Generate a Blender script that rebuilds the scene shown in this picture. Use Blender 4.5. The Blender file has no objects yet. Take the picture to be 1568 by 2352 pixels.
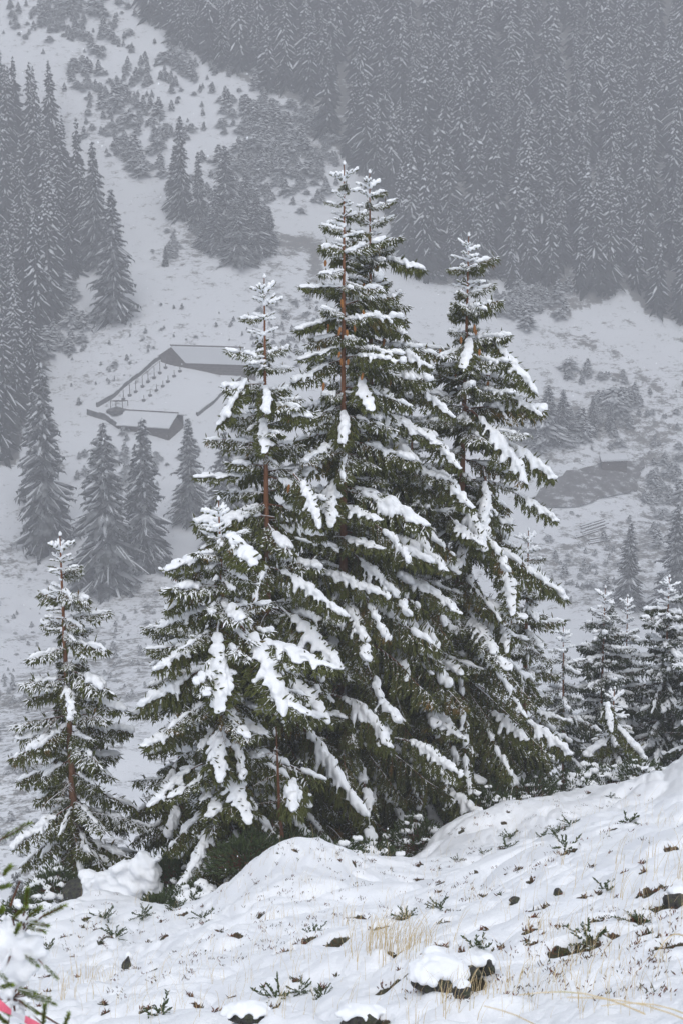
import bpy, math, random
import numpy as np
from mathutils import Vector, Matrix

random.seed(7); rng = np.random.default_rng(7)
S = bpy.context.scene
COL = S.collection
R = math.radians

# ------------------------------------------------------------------ camera, sky, sun, exposure
PITCH = R(12)
cam = bpy.data.cameras.new('camera'); cam_o = bpy.data.objects.new('camera', cam); COL.objects.link(cam_o)
cam.sensor_fit = 'VERTICAL'; cam.sensor_height = 36; cam.lens = 50; cam.clip_start = .1; cam.clip_end = 3000
cam_o.location = (0, 0, 0); cam_o.rotation_euler = (R(90) - PITCH, 0, 0)
cam.dof.use_dof = True; cam.dof.focus_distance = 22; cam.dof.aperture_fstop = 9
S.camera = cam_o
S.render.resolution_x = 682; S.render.resolution_y = 1024
w = bpy.data.worlds.new('World'); S.world = w; w.use_nodes = True
nt = w.node_tree; bg = nt.nodes['Background']
sky = nt.nodes.new('ShaderNodeTexSky'); sky.sky_type = 'NISHITA'; sky.sun_disc = False
sky.sun_elevation = R(55); sky.sun_rotation = R(200); sky.air_density = 1.5; sky.dust_density = 1.2; sky.ozone_density = 2
hs = nt.nodes.new('ShaderNodeHueSaturation'); hs.inputs['Saturation'].default_value = .42
nt.links.new(sky.outputs[0], hs.inputs['Color']); nt.links.new(hs.outputs[0], bg.inputs[0])
bg.inputs[1].default_value = .15
sun = bpy.data.lights.new('sun', 'SUN'); sun.energy = 1.3; sun.angle = R(70); sun.color = (1, .98, .95)
sun_o = bpy.data.objects.new('sun', sun); COL.objects.link(sun_o)
# sun stands behind the camera, high, slightly to the right (azimuth 200 deg from north = +Y)
sun_o.rotation_euler = (R(35), 0, R(20)); sun_o.location = (20, -50, 70)
S.view_settings.view_transform = 'Standard'; S.view_settings.look = 'None'
S.view_settings.exposure = .86; S.view_settings.gamma = 1
S.cycles.max_bounces = 8; S.cycles.diffuse_bounces = 4; S.cycles.volume_bounces = 2
S.cycles.use_denoising = True

# ------------------------------------------------------------------ helpers
F_, CX, CY = 3265.5, 784., 1176.
cp, sp_ = math.cos(PITCH), math.sin(PITCH)
def at(px, py, Y):
    u = (px - CX) / F_; v = (CY - py) / F_
    dy = cp + v * sp_; dz = -sp_ + v * cp
    return Vector((u * Y / dy, Y, dz * Y / dy))
def to_px(p):
    x, y, z = p[0], p[1], p[2]
    f = y * cp - z * sp_; up = y * sp_ + z * cp
    return CX + F_ * x / f, CY - F_ * up / f

def link(o, parent=None):
    COL.objects.link(o)
    if parent is not None: o.parent = parent
    return o
def tag(o, label=None, cat=None, group=None, kind=None):
    if label: o['label'] = label
    if cat: o['category'] = cat
    if group: o['group'] = group
    if kind: o['kind'] = kind
    return o
def empty(name, loc, label=None, cat=None, group=None):
    o = bpy.data.objects.new(name, None); o.location = loc; o.empty_display_size = .2
    link(o); return tag(o, label, cat, group)

class MB:
    """collects vertices and faces for one mesh"""
    def __init__(s): s.v = []; s.f = []; s.m = []; s.n = 0
    def add(s, v, f, m=0):
        v = np.asarray(v, float).reshape(-1, 3)
        s.v.append(v); n = s.n
        for q in f: s.f.append(tuple(i + n for i in q))
        s.m += [m] * len(f); s.n += len(v)
    def mesh(s, name, mats, smooth=False):
        me = bpy.data.meshes.new(name)
        v = np.concatenate(s.v) if s.v else np.zeros((0, 3))
        me.from_pydata(v.tolist(), [], s.f)
        for mm in (mats if isinstance(mats, (list, tuple)) else [mats]): me.materials.append(mm)
        if any(s.m): me.polygons.foreach_set('material_index', s.m)
        if smooth: me.polygons.foreach_set('use_smooth', [True] * len(me.polygons))
        me.update(); return me
    def obj(s, name, mats, parent=None, smooth=False, loc=None):
        o = bpy.data.objects.new(name, s.mesh(name, mats, smooth))
        if loc is not None: o.location = loc
        return link(o, parent)
    def box(s, c, ax, ay, az, m=0):
        """box around centre c with half-axis vectors"""
        c, ax, ay, az = (np.array(q, float) for q in (c, ax, ay, az))
        v = [c + i * ax + j * ay + k * az for k in (-1, 1) for j in (-1, 1) for i in (-1, 1)]
        s.add(v, [(0, 2, 3, 1), (4, 5, 7, 6), (0, 1, 5, 4), (2, 6, 7, 3), (0, 4, 6, 2), (1, 3, 7, 5)], m)
    def tube(s, pts, rad, n=5, m=0, cap=True):
        pts = np.asarray(pts, float); k = len(pts)
        d = np.gradient(pts, axis=0); d /= np.linalg.norm(d, axis=1)[:, None] + 1e-9
        ref = np.array((0, 0, 1.)) if abs(d[:, 2]).mean() < .8 else np.array((1., 0, 0))
        a = np.cross(d, ref); a /= np.linalg.norm(a, axis=1)[:, None] + 1e-9
        b = np.cross(d, a)
        t = np.arange(n) * 2 * math.pi / n
        rad = np.broadcast_to(np.asarray(rad, float), (k,))
        v = pts[:, None] + rad[:, None, None] * (np.cos(t)[None, :, None] * a[:, None] + np.sin(t)[None, :, None] * b[:, None])
        f = [(i * n + j, i * n + (j + 1) % n, (i + 1) * n + (j + 1) % n, (i + 1) * n + j) for i in range(k - 1) for j in range(n)]
        if cap: f += [tuple(range(n)), tuple(range((k - 1) * n, k * n))[::-1]]
        s.add(v.reshape(-1, 3), f, m)

# numpy value noise
_P = rng.random((256, 256))
def vn(x, y):
    x = np.asarray(x, float); y = np.asarray(y, float)
    xi = np.floor(x).astype(int); yi = np.floor(y).astype(int)
    fx = x - xi; fy = y - yi
    fx = fx * fx * fx * (fx * (fx * 6 - 15) + 10); fy = fy * fy * fy * (fy * (fy * 6 - 15) + 10)
    a = _P[xi & 255, yi & 255]; b = _P[(xi + 1) & 255, yi & 255]; c = _P[xi & 255, (yi + 1) & 255]; d = _P[(xi + 1) & 255, (yi + 1) & 255]
    return (a * (1 - fx) + b * fx) * (1 - fy) + (c * (1 - fx) + d * fx) * fy
def rotn(x, y, s, k=0.): return vn((x * .8 - y * .6) / s + 31.7 + k, (x * .6 + y * .8) / s + 11.3 + 2 * k)
def sstep(t): t = np.clip(t, 0, 1); return t * t * (3 - 2 * t)

# ------------------------------------------------------------------ materials
def new_mat(name, rough=.8, spec=.2):
    m = bpy.data.materials.new(name); m.use_nodes = True
    n = m.node_tree.nodes; b = n['Principled BSDF']
    b.inputs['Roughness'].default_value = rough; b.inputs['Specular IOR Level'].default_value = spec
    return m, m.node_tree, b
def N(t, typ, **kw):
    n = t.nodes.new(typ)
    for k, v in kw.items():
        if k in ('op', 'operation'): n.operation = v
        elif k == 'dt': n.data_type = v
        else: n.inputs[k].default_value = v
    return n
def noise(t, scale, detail=3, rough=.55, coord='Object', vec=None):
    n = N(t, 'ShaderNodeTexNoise', Scale=scale, Detail=detail, Roughness=rough)
    if vec is None:
        tc = t.nodes.new('ShaderNodeTexCoord'); t.links.new(tc.outputs[coord], n.inputs['Vector'])
    else: t.links.new(vec, n.inputs['Vector'])
    return n.outputs['Fac']
def ramp(t, fac, stops):
    r = t.nodes.new('ShaderNodeValToRGB'); e = r.color_ramp.elements
    while len(e) < len(stops): e.new(.5)
    for el, (p, c) in zip(e, stops):
        el.position = p; el.color = (c if len(c) == 4 else (*c, 1)) if isinstance(c, tuple) else (c, c, c, 1)
    t.links.new(fac, r.inputs['Fac']); return r.outputs['Color']
def mix(t, fac, a, b):
    m = t.nodes.new('ShaderNodeMix'); m.data_type = 'RGBA'
    for sock, val in ((m.inputs['Factor'], fac), (m.inputs['A'], a), (m.inputs['B'], b)):
        if isinstance(val, bpy.types.NodeSocket): t.links.new(val, sock)
        elif isinstance(val, (int, float)): sock.default_value = val
        else: sock.default_value = (*val, 1)
    return m.outputs['Result']
def math_(t, op, a, b=None, clamp=False):
    m = t.nodes.new('ShaderNodeMath'); m.operation = op; m.use_clamp = clamp
    for i, val in enumerate((a, b)):
        if val is None: continue
        if isinstance(val, bpy.types.NodeSocket): t.links.new(val, m.inputs[i])
        else: m.inputs[i].default_value = val
    return m.outputs[0]
def bump(t, b, h, strength=.3, dist=.02):
    n = N(t, 'ShaderNodeBump', Strength=strength, Distance=dist); t.links.new(h, n.inputs['Height']); t.links.new(n.outputs[0], b.inputs['Normal'])
SNOW = (.86, .875, .9)
def snow_mat(name, bs=60, st=.25, d=.01):
    m, t, b = new_mat(name, .65, .25)
    c = ramp(t, noise(t, 6), [(.3, (.83, .85, .88)), (.7, (.88, .89, .905))]); t.links.new(c, b.inputs['Base Color'])
    bump(t, b, noise(t, bs, 4), st, d); return m
M = {}
M['snow'] = snow_mat('snow'); M['snow_far'] = snow_mat('snow_far', 3, .1, .1)

def needles(name, c1, c2, brown, thr=.35, nscale=14, dust_default=None):
    """foliage colour with snow lying on up-facing needles; object colour R = dust amount, G = brown tint"""
    m, t, b = new_mat(name, .75, .2)
    oi = t.nodes.new('ShaderNodeObjectInfo'); sep = t.nodes.new('ShaderNodeSeparateColor'); t.links.new(oi.outputs['Color'], sep.inputs[0])
    base = mix(t, noise(t, nscale, 2), c1, c2)
    bn = math_(t, 'ADD', noise(t, 3.5, 2), sep.outputs[1])
    bn = ramp(t, bn, [(.72, 0.), (.95, 1.)])
    base = mix(t, bn, base, brown)
    g = t.nodes.new('ShaderNodeNewGeometry'); sx = t.nodes.new('ShaderNodeSeparateXYZ'); t.links.new(g.outputs['True Normal'], sx.inputs[0])
    # two-sided: count the outward side only
    up = math_(t, 'ADD', sx.outputs[2], math_(t, 'MULTIPLY', math_(t, 'SUBTRACT', noise(t, 9, 3), .5), 1.6))
    up = math_(t, 'ADD', up, math_(t, 'SUBTRACT', sep.outputs[0], .5))
    k = ramp(t, up, [(thr, 0.), (thr + .16, 1.)])
    col = mix(t, k, base, (.84, .855, .88)); t.links.new(col, b.inputs['Base Color'])
    return m
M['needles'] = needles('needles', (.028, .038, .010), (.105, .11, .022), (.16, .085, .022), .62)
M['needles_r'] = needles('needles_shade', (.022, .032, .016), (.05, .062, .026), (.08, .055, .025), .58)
M['juniper'] = needles('juniper_needles', (.03, .055, .02), (.07, .085, .03), (.11, .06, .03), .7, 30)
M['near_needles'] = needles('near_needles', (.11, .17, .02), (.2, .25, .04), (.26, .2, .04), 1.5, 30)

m, t, b = new_mat('bark', .9, .15)
c = ramp(t, noise(t, 9, 5, .6), [(.3, (.13, .062, .036)), (.55, (.2, .105, .062)), (.75, (.27, .18, .13))])
tc = t.nodes.new('ShaderNodeTexCoord'); sx = t.nodes.new('ShaderNodeSeparateXYZ'); t.links.new(tc.outputs['Generated'], sx.inputs[0])
hi = ramp(t, sx.outputs[2], [(.35, 0.), (.75, 1.)])
c = mix(t, hi, c, mix(t, .5, c, (.25, .10, .045)))
t.links.new(c, b.inputs['Base Color']); mp = t.nodes.new('ShaderNodeMapping'); mp.inputs['Scale'].default_value = (1, 1, .35); t.links.new(tc.outputs['Object'], mp.inputs[0])
bump(t, b, noise(t, 55, 4, vec=mp.outputs[0]), .8, .02); M['bark'] = m
m, t, b = new_mat('twig_bark', .9, .1)
c = ramp(t, noise(t, 12, 3), [(.3, (.07, .035, .022)), (.7, (.17, .075, .04))])
g = t.nodes.new('ShaderNodeNewGeometry'); sx = t.nodes.new('ShaderNodeSeparateXYZ'); t.links.new(g.outputs['True Normal'], sx.inputs[0])
up = math_(t, 'ADD', sx.outputs[2], math_(t, 'SUBTRACT', noise(t, 7, 2), .5))
c = mix(t, ramp(t, up, [(.62, 0.), (.72, 1.)]), c, (.84, .855, .88)); t.links.new(c, b.inputs['Base Color']); M['twig'] = m
m, t, b = new_mat('cone_scales', .8, .2)
c = ramp(t, noise(t, 60, 2), [(.3, (.22, .09, .03)), (.7, (.38, .17, .05))]); t.links.new(c, b.inputs['Base Color']); M['cone'] = m
m, t, b = new_mat('rock', .9, .2)
c = ramp(t, noise(t, 16, 6, .72), [(.36, (.025, .024, .024)), (.5, (.09, .085, .08)), (.58, (.08, .09, .05)), (.68, (.2, .19, .175))]); t.links.new(c, b.inputs['Base Color'])
bump(t, b, noise(t, 30, 6, .7), 1., .05); M['rock'] = m
m, t, b = new_mat('dry_grass', .7, .2)
c = ramp(t, noise(t, 5, 2), [(.3, (.5, .38, .2)), (.6, (.62, .5, .3)), (.75, (.38, .36, .14))]); t.links.new(c, b.inputs['Base Color']); M['grass'] = m
m, t, b = new_mat('heather', .85, .1)
c = ramp(t, noise(t, 12, 2), [(.35, (.06, .07, .025)), (.5, (.11, .06, .035)), (.7, (.2, .08, .05))]); t.links.new(c, b.inputs['Base Color']); M['heather'] = m
m, t, b = new_mat('weathered_wood', .9, .1)
tc = t.nodes.new('ShaderNodeTexCoord'); mp = t.nodes.new('ShaderNodeMapping'); mp.inputs['Scale'].default_value = (1, 1, 6); t.links.new(tc.outputs['Object'], mp.inputs[0])
c = ramp(t, noise(t, 1.5, 4, vec=mp.outputs[0]), [(.3, (.11, .10, .095)), (.7, (.23, .205, .185))]); t.links.new(c, b.inputs['Base Color']); M['wood'] = m
m, t, b = new_mat('dark_stone', .95, .1)
c = ramp(t, noise(t, 1.5, 4), [(.3, (.10, .10, .10)), (.7, (.24, .235, .23))]); t.links.new(c, b.inputs['Base Color']); M['stone'] = m
m, t, b = new_mat('pink_tape', .45, .4); b.inputs['Base Color'].default_value = (.72, .13, .2, 1); M['pink'] = m
m, t, b = new_mat('white_tape', .45, .4); b.inputs['Base Color'].default_value = (.72, .7, .72, 1); M['white'] = m

def far_needles(nm='far_needles', lo=.95, hi=1.25, mx=.5):
    m, t, b = new_mat(nm, .9, .1)
    oi = t.nodes.new('ShaderNodeObjectInfo')
    c = mix(t, oi.outputs['Random'], (.018, .022, .018), (.06, .065, .055))
    g = t.nodes.new('ShaderNodeNewGeometry'); sx = t.nodes.new('ShaderNodeSeparateXYZ'); t.links.new(g.outputs['True Normal'], sx.inputs[0])
    up = math_(t, 'ADD', sx.outputs[2], math_(t, 'MULTIPLY', math_(t, 'SUBTRACT', noise(t, 1.1, 3), .5), 1.3))
    c = mix(t, ramp(t, up, [(lo, 0.), (hi, mx)]), c, (.8, .82, .85)); t.links.new(c, b.inputs['Base Color']); return m
M['far_needles'] = far_needles(); M['frosted'] = far_needles('frost_haze_needles', .6, 1.1, .4); M['young_needles'] = far_needles('young_needles', .25, .75, .6)  # frosting made heavier in the colour, standing in for thicker haze

# near ground: snow with bare soil where the vertex attribute 'bare' says so
m, t, b = new_mat('snow_ground', .65, .25)
at_ = t.nodes.new('ShaderNodeAttribute'); at_.attribute_name = 'bare'
soil = ramp(t, noise(t, 14, 4), [(.35, (.03, .032, .02)), (.5, (.06, .058, .032)), (.65, (.075, .05, .032)), (.8, (.05, .06, .025))])
f = math_(t, 'ADD', at_.outputs['Fac'], math_(t, 'MULTIPLY', math_(t, 'SUBTRACT', noise(t, 16, 4, .7), .5), .9))
snowc = ramp(t, noise(t, 2), [(.3, (.84, .855, .885)), (.7, (.885, .895, .91))])
c = mix(t, ramp(t, f, [(.62, 0.), (.7, 1.)]), snowc, soil); t.links.new(c, b.inputs['Base Color'])
bump(t, b, noise(t, 38, 6, .65), .55, .03); M['ground'] = m
# far ground: snow broken by heath, stones and grass in streaks along the slope; shade under the forests is painted in too
m, t, b = new_mat('snow_slope', .8, .1)
tc = t.nodes.new('ShaderNodeTexCoord'); mp = t.nodes.new('ShaderNodeMapping'); mp.inputs['Scale'].default_value = (.7, .9, 1.5); t.links.new(tc.outputs['Object'], mp.inputs[0])
big = noise(t, .022, 3, .5)
f1 = noise(t, .6, 7, .72, vec=mp.outputs[0])
f2 = noise(t, 2.6, 3, .6, vec=mp.outputs[0])
amt = ramp(t, big, [(.35, 0.), (.6, 1.)])
at_ = t.nodes.new('ShaderNodeAttribute'); at_.attribute_name = 'bare'
f3 = noise(t, .16, 3, .6)
k = math_(t, 'ADD', f1, math_(t, 'MULTIPLY', math_(t, 'SUBTRACT', f2, .5), .45))
k = math_(t, 'ADD', k, math_(t, 'MULTIPLY', math_(t, 'SUBTRACT', f3, .5), .45))
k = math_(t, 'ADD', k, math_(t, 'MULTIPLY', amt, .07))
k = math_(t, 'ADD', k, math_(t, 'MULTIPLY', at_.outputs['Fac'], .3))
dark = ramp(t, noise(t, 1.3, 3), [(.3, (.05, .05, .04)), (.7, (.13, .11, .08))])
c = mix(t, ramp(t, k, [(.64, 0.), (.78, .8)]), (.85, .865, .89), dark); t.links.new(c, b.inputs['Base Color'])
bump(t, b, f1, .3, .3); M['slope'] = m

# ------------------------------------------------------------------ terrain
class TPS:
    def __init__(s, pts, lam=1e-3):
        p = np.array(pts, float); s.sc = max(np.ptp(p[:, 0]), np.ptp(p[:, 1])); s.q = p[:, :2] / s.sc; n = len(p)
        K = s.phi(s.q, s.q) + lam * np.eye(n); P = np.c_[np.ones(n), s.q]
        A = np.block([[K, P], [P.T, np.zeros((3, 3))]]); s.w = np.linalg.solve(A, np.r_[p[:, 2], 0, 0, 0])
    def phi(s, a, b):
        r2 = ((a[:, None] - b[None]) ** 2).sum(-1); return .5 * r2 * np.log(r2 + 1e-12)
    def __call__(s, x, y):
        x = np.asarray(x, float); sh = x.shape; q = np.c_[x.ravel(), np.asarray(y, float).ravel()] / s.sc; out = np.empty(len(q))
        for i in range(0, len(q), 40000):
            k = q[i:i + 40000]; out[i:i + 40000] = s.phi(k, s.q) @ s.w[:-3] + s.w[-3] + k @ s.w[-2:]
        return out.reshape(sh)
plane = lambda x, y: -1.8 - .392 * y + .2555 * x
crest = [(-120, 2200, 17.5), (0, 2145, 18), (79, 2102, 19), (163, 2058, 20.5), (198, 2052, 21), (300, 2062, 21), (400, 2075, 20.5), (500, 2062, 18.5), (570, 2003, 18), (643, 1950, 17.6), (705, 1945, 18),
         (740, 1962, 18.6), (790, 1978, 19.3), (870, 1988, 20.5), (930, 1972, 21.5), (999, 1915, 23), (1114, 1884, 24), (1205, 1855, 24.8), (1298, 1828, 25.5), (1426, 1818, 26.5), (1509, 1795, 26), (1565, 1740, 26), (1680, 1650, 26)]
npts = []
for a in crest:
    p = at(*a); npts.append(tuple(p))
    r = a[0] > 1150
    q = at(a[0], a[1], a[2] + 2); npts.append((q.x, q.y, q.z - (.25 if r else .5)))
    if r: q = at(a[0], a[1], a[2] + 4.5); npts.append((q.x, q.y, q.z - .5))
    q = at(a[0], a[1], a[2] + (9 if r else 6)); npts.append((q.x, q.y, q.z - (1. if r else 2.3)))
    if not r: q = at(a[0], a[1], a[2] + 12); npts.append((q.x, q.y, q.z - 5))
for a in [(0, 2352, 11.2), (-150, 2352, 12), (784, 2352, 7.9), (1300, 2352, 6.6), (0, 2250, 14.5), (200, 2200, 14.5), (400, 2200, 13), (600, 2120, 13.6), (784, 2150, 11.8), (1200, 2050, 11.8), (1500, 1950, 12.7),
          (950, 2060, 14.5), (1300, 1920, 16.5), (1500, 1830, 19), (350, 2120, 17), (500, 2092, 16.8), (700, 1985, 16.6), (645, 1990, 16.3), (770, 2022, 16.8), (870, 2035, 17.5), (930, 2022, 18), (1000, 1962, 20.3), (1114, 1924, 21.3), (1205, 1896, 21.8), (1298, 1868, 22.2), (1426, 1856, 22.6), (1509, 1830, 22.8), (1565, 1782, 23.2)]:
    npts.append(tuple(at(*a)))
for x, y in [(0, 0), (3, 0), (-4, 0), (0, 4), (3, 4), (-4, 5), (0, -14), (12, -14), (-12, -14), (0, -40), (25, -40), (-25, -40), (14, 10), (-14, 10), (18, 22), (-16, 20)]:
    npts.append((x, y, plane(x, y)))
near_t = TPS(npts, 1e-5)
fpts = []
rows = [(2021, 112, 112), (1745, 140, 142), (1378, 212, 220), (1148, 243, 255), (918, 268, 280), (716, 292, 300), (459, 328, 330), (200, 360, 360), (0, 388, 386), (-300, 428, 426)]
for py, Yl, Yr in rows:
    for px in (-200, 200, 600, 1000, 1400, 1800):
        k = sstep((px - 700) / 500); fpts.append(tuple(at(px, py, Yl * (1 - k) + Yr * k)))
for x in (-30, 0, 30):
    for y, z in ((46, -31), (60, -39), (85, -49)): fpts.append((x, y, z + (.06 * x)))
far_t = TPS(fpts, 1e-4)
pits = []      # (x, y, rx, ry, depth) filled before the ground is meshed
def H(x, y, fine=True):
    x = np.asarray(x, float); y = np.asarray(y, float)
    yn = np.clip(y, -40, 46); c = .35 * np.abs(yn) + 14; zn = near_t(np.clip(x, -c, c), yn)
    zn = np.where(x > c, zn + .2 * (x - c), np.where(x < -c, zn + .2 * (x + c), zn)) - .25 * np.minimum(y + 40, 0)
    yf = np.clip(y, 40, 450); c = .3 * yf + 15; zf = far_t(np.clip(x, -c, c), yf) + .3 * np.clip(y - 450, 0, 200)
    zf = zf + .25 * np.maximum(np.abs(x) - c, 0)
    amp = sstep((y - 60) / 60)
    zf = zf + amp * ((rotn(x, y, 38) - .5) * 4 + (rotn(x, y, 11, 3) - .5) * 1.6 + (rotn(x, y, 4, 5) - .5) * .7)
    z = zn * (1 - sstep((y - 30) / 15)) + zf * sstep((y - 30) / 15)
    z = np.clip(z, -62, 105)
    # the near bank at the lower right, close to the camera
    z = z + .62 * np.exp(-((x - 1.75) / 1.15) ** 2 - ((y - 3.9) / .95) ** 2)
    if fine:
        a = sstep((y - 4.2) / 2) * (1 - sstep((y - 34) / 6)) * (1 - sstep((np.abs(x) - 14) / 4))
        wx = x + (rotn(x, y, 1.7, 9) - .5) * .9; wy = y + (rotn(x, y, 1.3, 7) - .5) * .9
        b1 = 1 - np.abs(rotn(wx, wy, 1.25) * 2 - 1) ** .9; b2 = np.abs(rotn(wx, wy, .62, 4) * 2 - 1); b3 = np.abs(rotn(wx, wy, .27, 8) * 2 - 1)
        d = (rotn(x, y, 3.1, 2) - .5) * .34 + (np.sqrt(1.001 - b1 ** 2) - .6) * -.0 + (np.sqrt(b2 + .02) - .65) * .19 + (np.sqrt(b3 + .03) - .6) * .085 * (.3 + rotn(x, y, 2, 6)) + (np.abs(rotn(x, y, .13, 13) * 2 - 1) - .5) * .035 * sstep(rotn(x, y, 1.4, 17) * 3 - 1)
        z = z + a * d
    return z
def hit(px, py, y0=44, y1=500):
    Y = np.arange(y0, y1, .25 if y0 > 40 else .05)
    u = (px - CX) / F_; v = (CY - py) / F_; dy = cp + v * sp_; dz = -sp_ + v * cp
    x = u * Y / dy; z = dz * Y / dy; h = H(x, Y, y0 < 40); k = np.nonzero(z <= h)[0]
    i = k[0] if len(k) else len(Y) - 1
    return Vector((float(x[i]), float(Y[i]), float(h[i])))
def ground(x, y): return float(H(np.array([x]), np.array([y]))[0])

# pits in the near snow where heath and stones look out (pixel x, pixel y, size in metres)
PIT = [(1060, 2245, .30), (905, 2260, .22), (600, 2100, .2), (715, 2150, .25), (770, 2165, .22), (690, 2165, .16), (870, 2130, .2), (825, 2105, .16), (1020, 2118, .15),
       (1010, 2175, .12), (920, 2108, .14), (655, 2185, .14), (300, 2225, .2), (345, 2230, .14), (240, 2150, .2), (500, 2140, .16), (470, 2120, .16), (420, 2100, .18), (540, 2150, .12),
       (1300, 1955, .22), (1400, 1905, .2), (1430, 1890, .2), (1240, 1985, .12), (1290, 1900, .1), (1345, 2185, .2), (1290, 2190, .14), (1545, 2170, .2), (1530, 2080, .24), (1410, 2150, .18), (1340, 2060, .1),
       (1225, 2090, .12), (1110, 2060, .1), (1380, 2110, .15), (1470, 2120, .14), (1190, 1995, .1), (1085, 2005, .1), (1150, 1950, .1), (1010, 2050, .1), (960, 2020, .12), (1040, 2090, .14), (1260, 2080, .1),
       (1500, 2050, .12), (1480, 2000, .1), (1540, 1950, .12), (590, 2350, .14), (850, 2348, .2), (200, 2110, .14), (330, 2140, .12), (250, 2075, .14), (150, 2150, .1)]
PITW = []
for px, py, s in PIT:
    p = hit(px, py, 5, 34); PITW.append((p.x, p.y, s * .72))
rp = random.Random(5)
for i in range(220):
    px, py = rp.uniform(0, 1568), rp.uniform(1800, 2330)
    p = hit(px, py, 5, 33)
    if p.y < 31 and rotn(p.x, p.y, 2.5, 12) > .42: PITW.append((p.x, p.y, rp.uniform(.025, .08)))

def inpoly(x, y, poly):
    c = False; j = len(poly) - 1
    for i in range(len(poly)):
        xi, yi = poly[i]; xj, yj = poly[j]
        if (yi > y) != (yj > y) and x < (xj - xi) * (y - yi) / (yj - yi) + xi: c = not c
        j = i
    return c
RF = [(260, -260), (255, -60), (330, 30), (480, 150), (560, 185), (690, 240), (760, 330), (850, 430), (960, 640), (1050, 660), (1150, 640), (1200, 700), (1300, 725), (1390, 690), (1430, 660), (1480, 715), (1568, 750), (1760, 780), (1760, -260)]
LF = [(-140, 1075), (40, 1070), (70, 900), (110, 830), (130, 700), (175, 660), (200, 610), (185, 440), (130, 300), (60, 250), (0, 250), (-140, 200)]
LINES = [([(1235, 762), (1300, 775), (1360, 782), (1420, 815), (1450, 835)], 5, .9), ([(1410, 862), (1470, 868), (1530, 905), (1600, 950)], 6, .85), ([(1180, 1010), (1300, 1000), (1400, 960), (1450, 930)], 16, .8), ([(1300, 735), (1380, 745), (1450, 742)], 3, .6),
         ([(715, 555), (725, 590), (745, 640)], 9, 1.), ([(590, 530), (660, 548), (720, 560)], 11, .95), ([(320, 600), (420, 560), (450, 545)], 4, .6), ([(1220, 1180), (1330, 1185), (1430, 1175), (1568, 1100)], 7, .6), ([(1480, 1060), (1520, 1020), (1568, 960)], 9, .6), ([(1330, 1340), (1430, 1320), (1500, 1290)], 8, .6),
         ([(0, 1205), (60, 1225)], 3, .7), ([(0, 1750), (60, 1690), (120, 1650)], 40, .5), ([(200, 1560), (330, 1540)], 34, .5), ([(0, 1230), (30, 1290)], 20, .5)]
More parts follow.
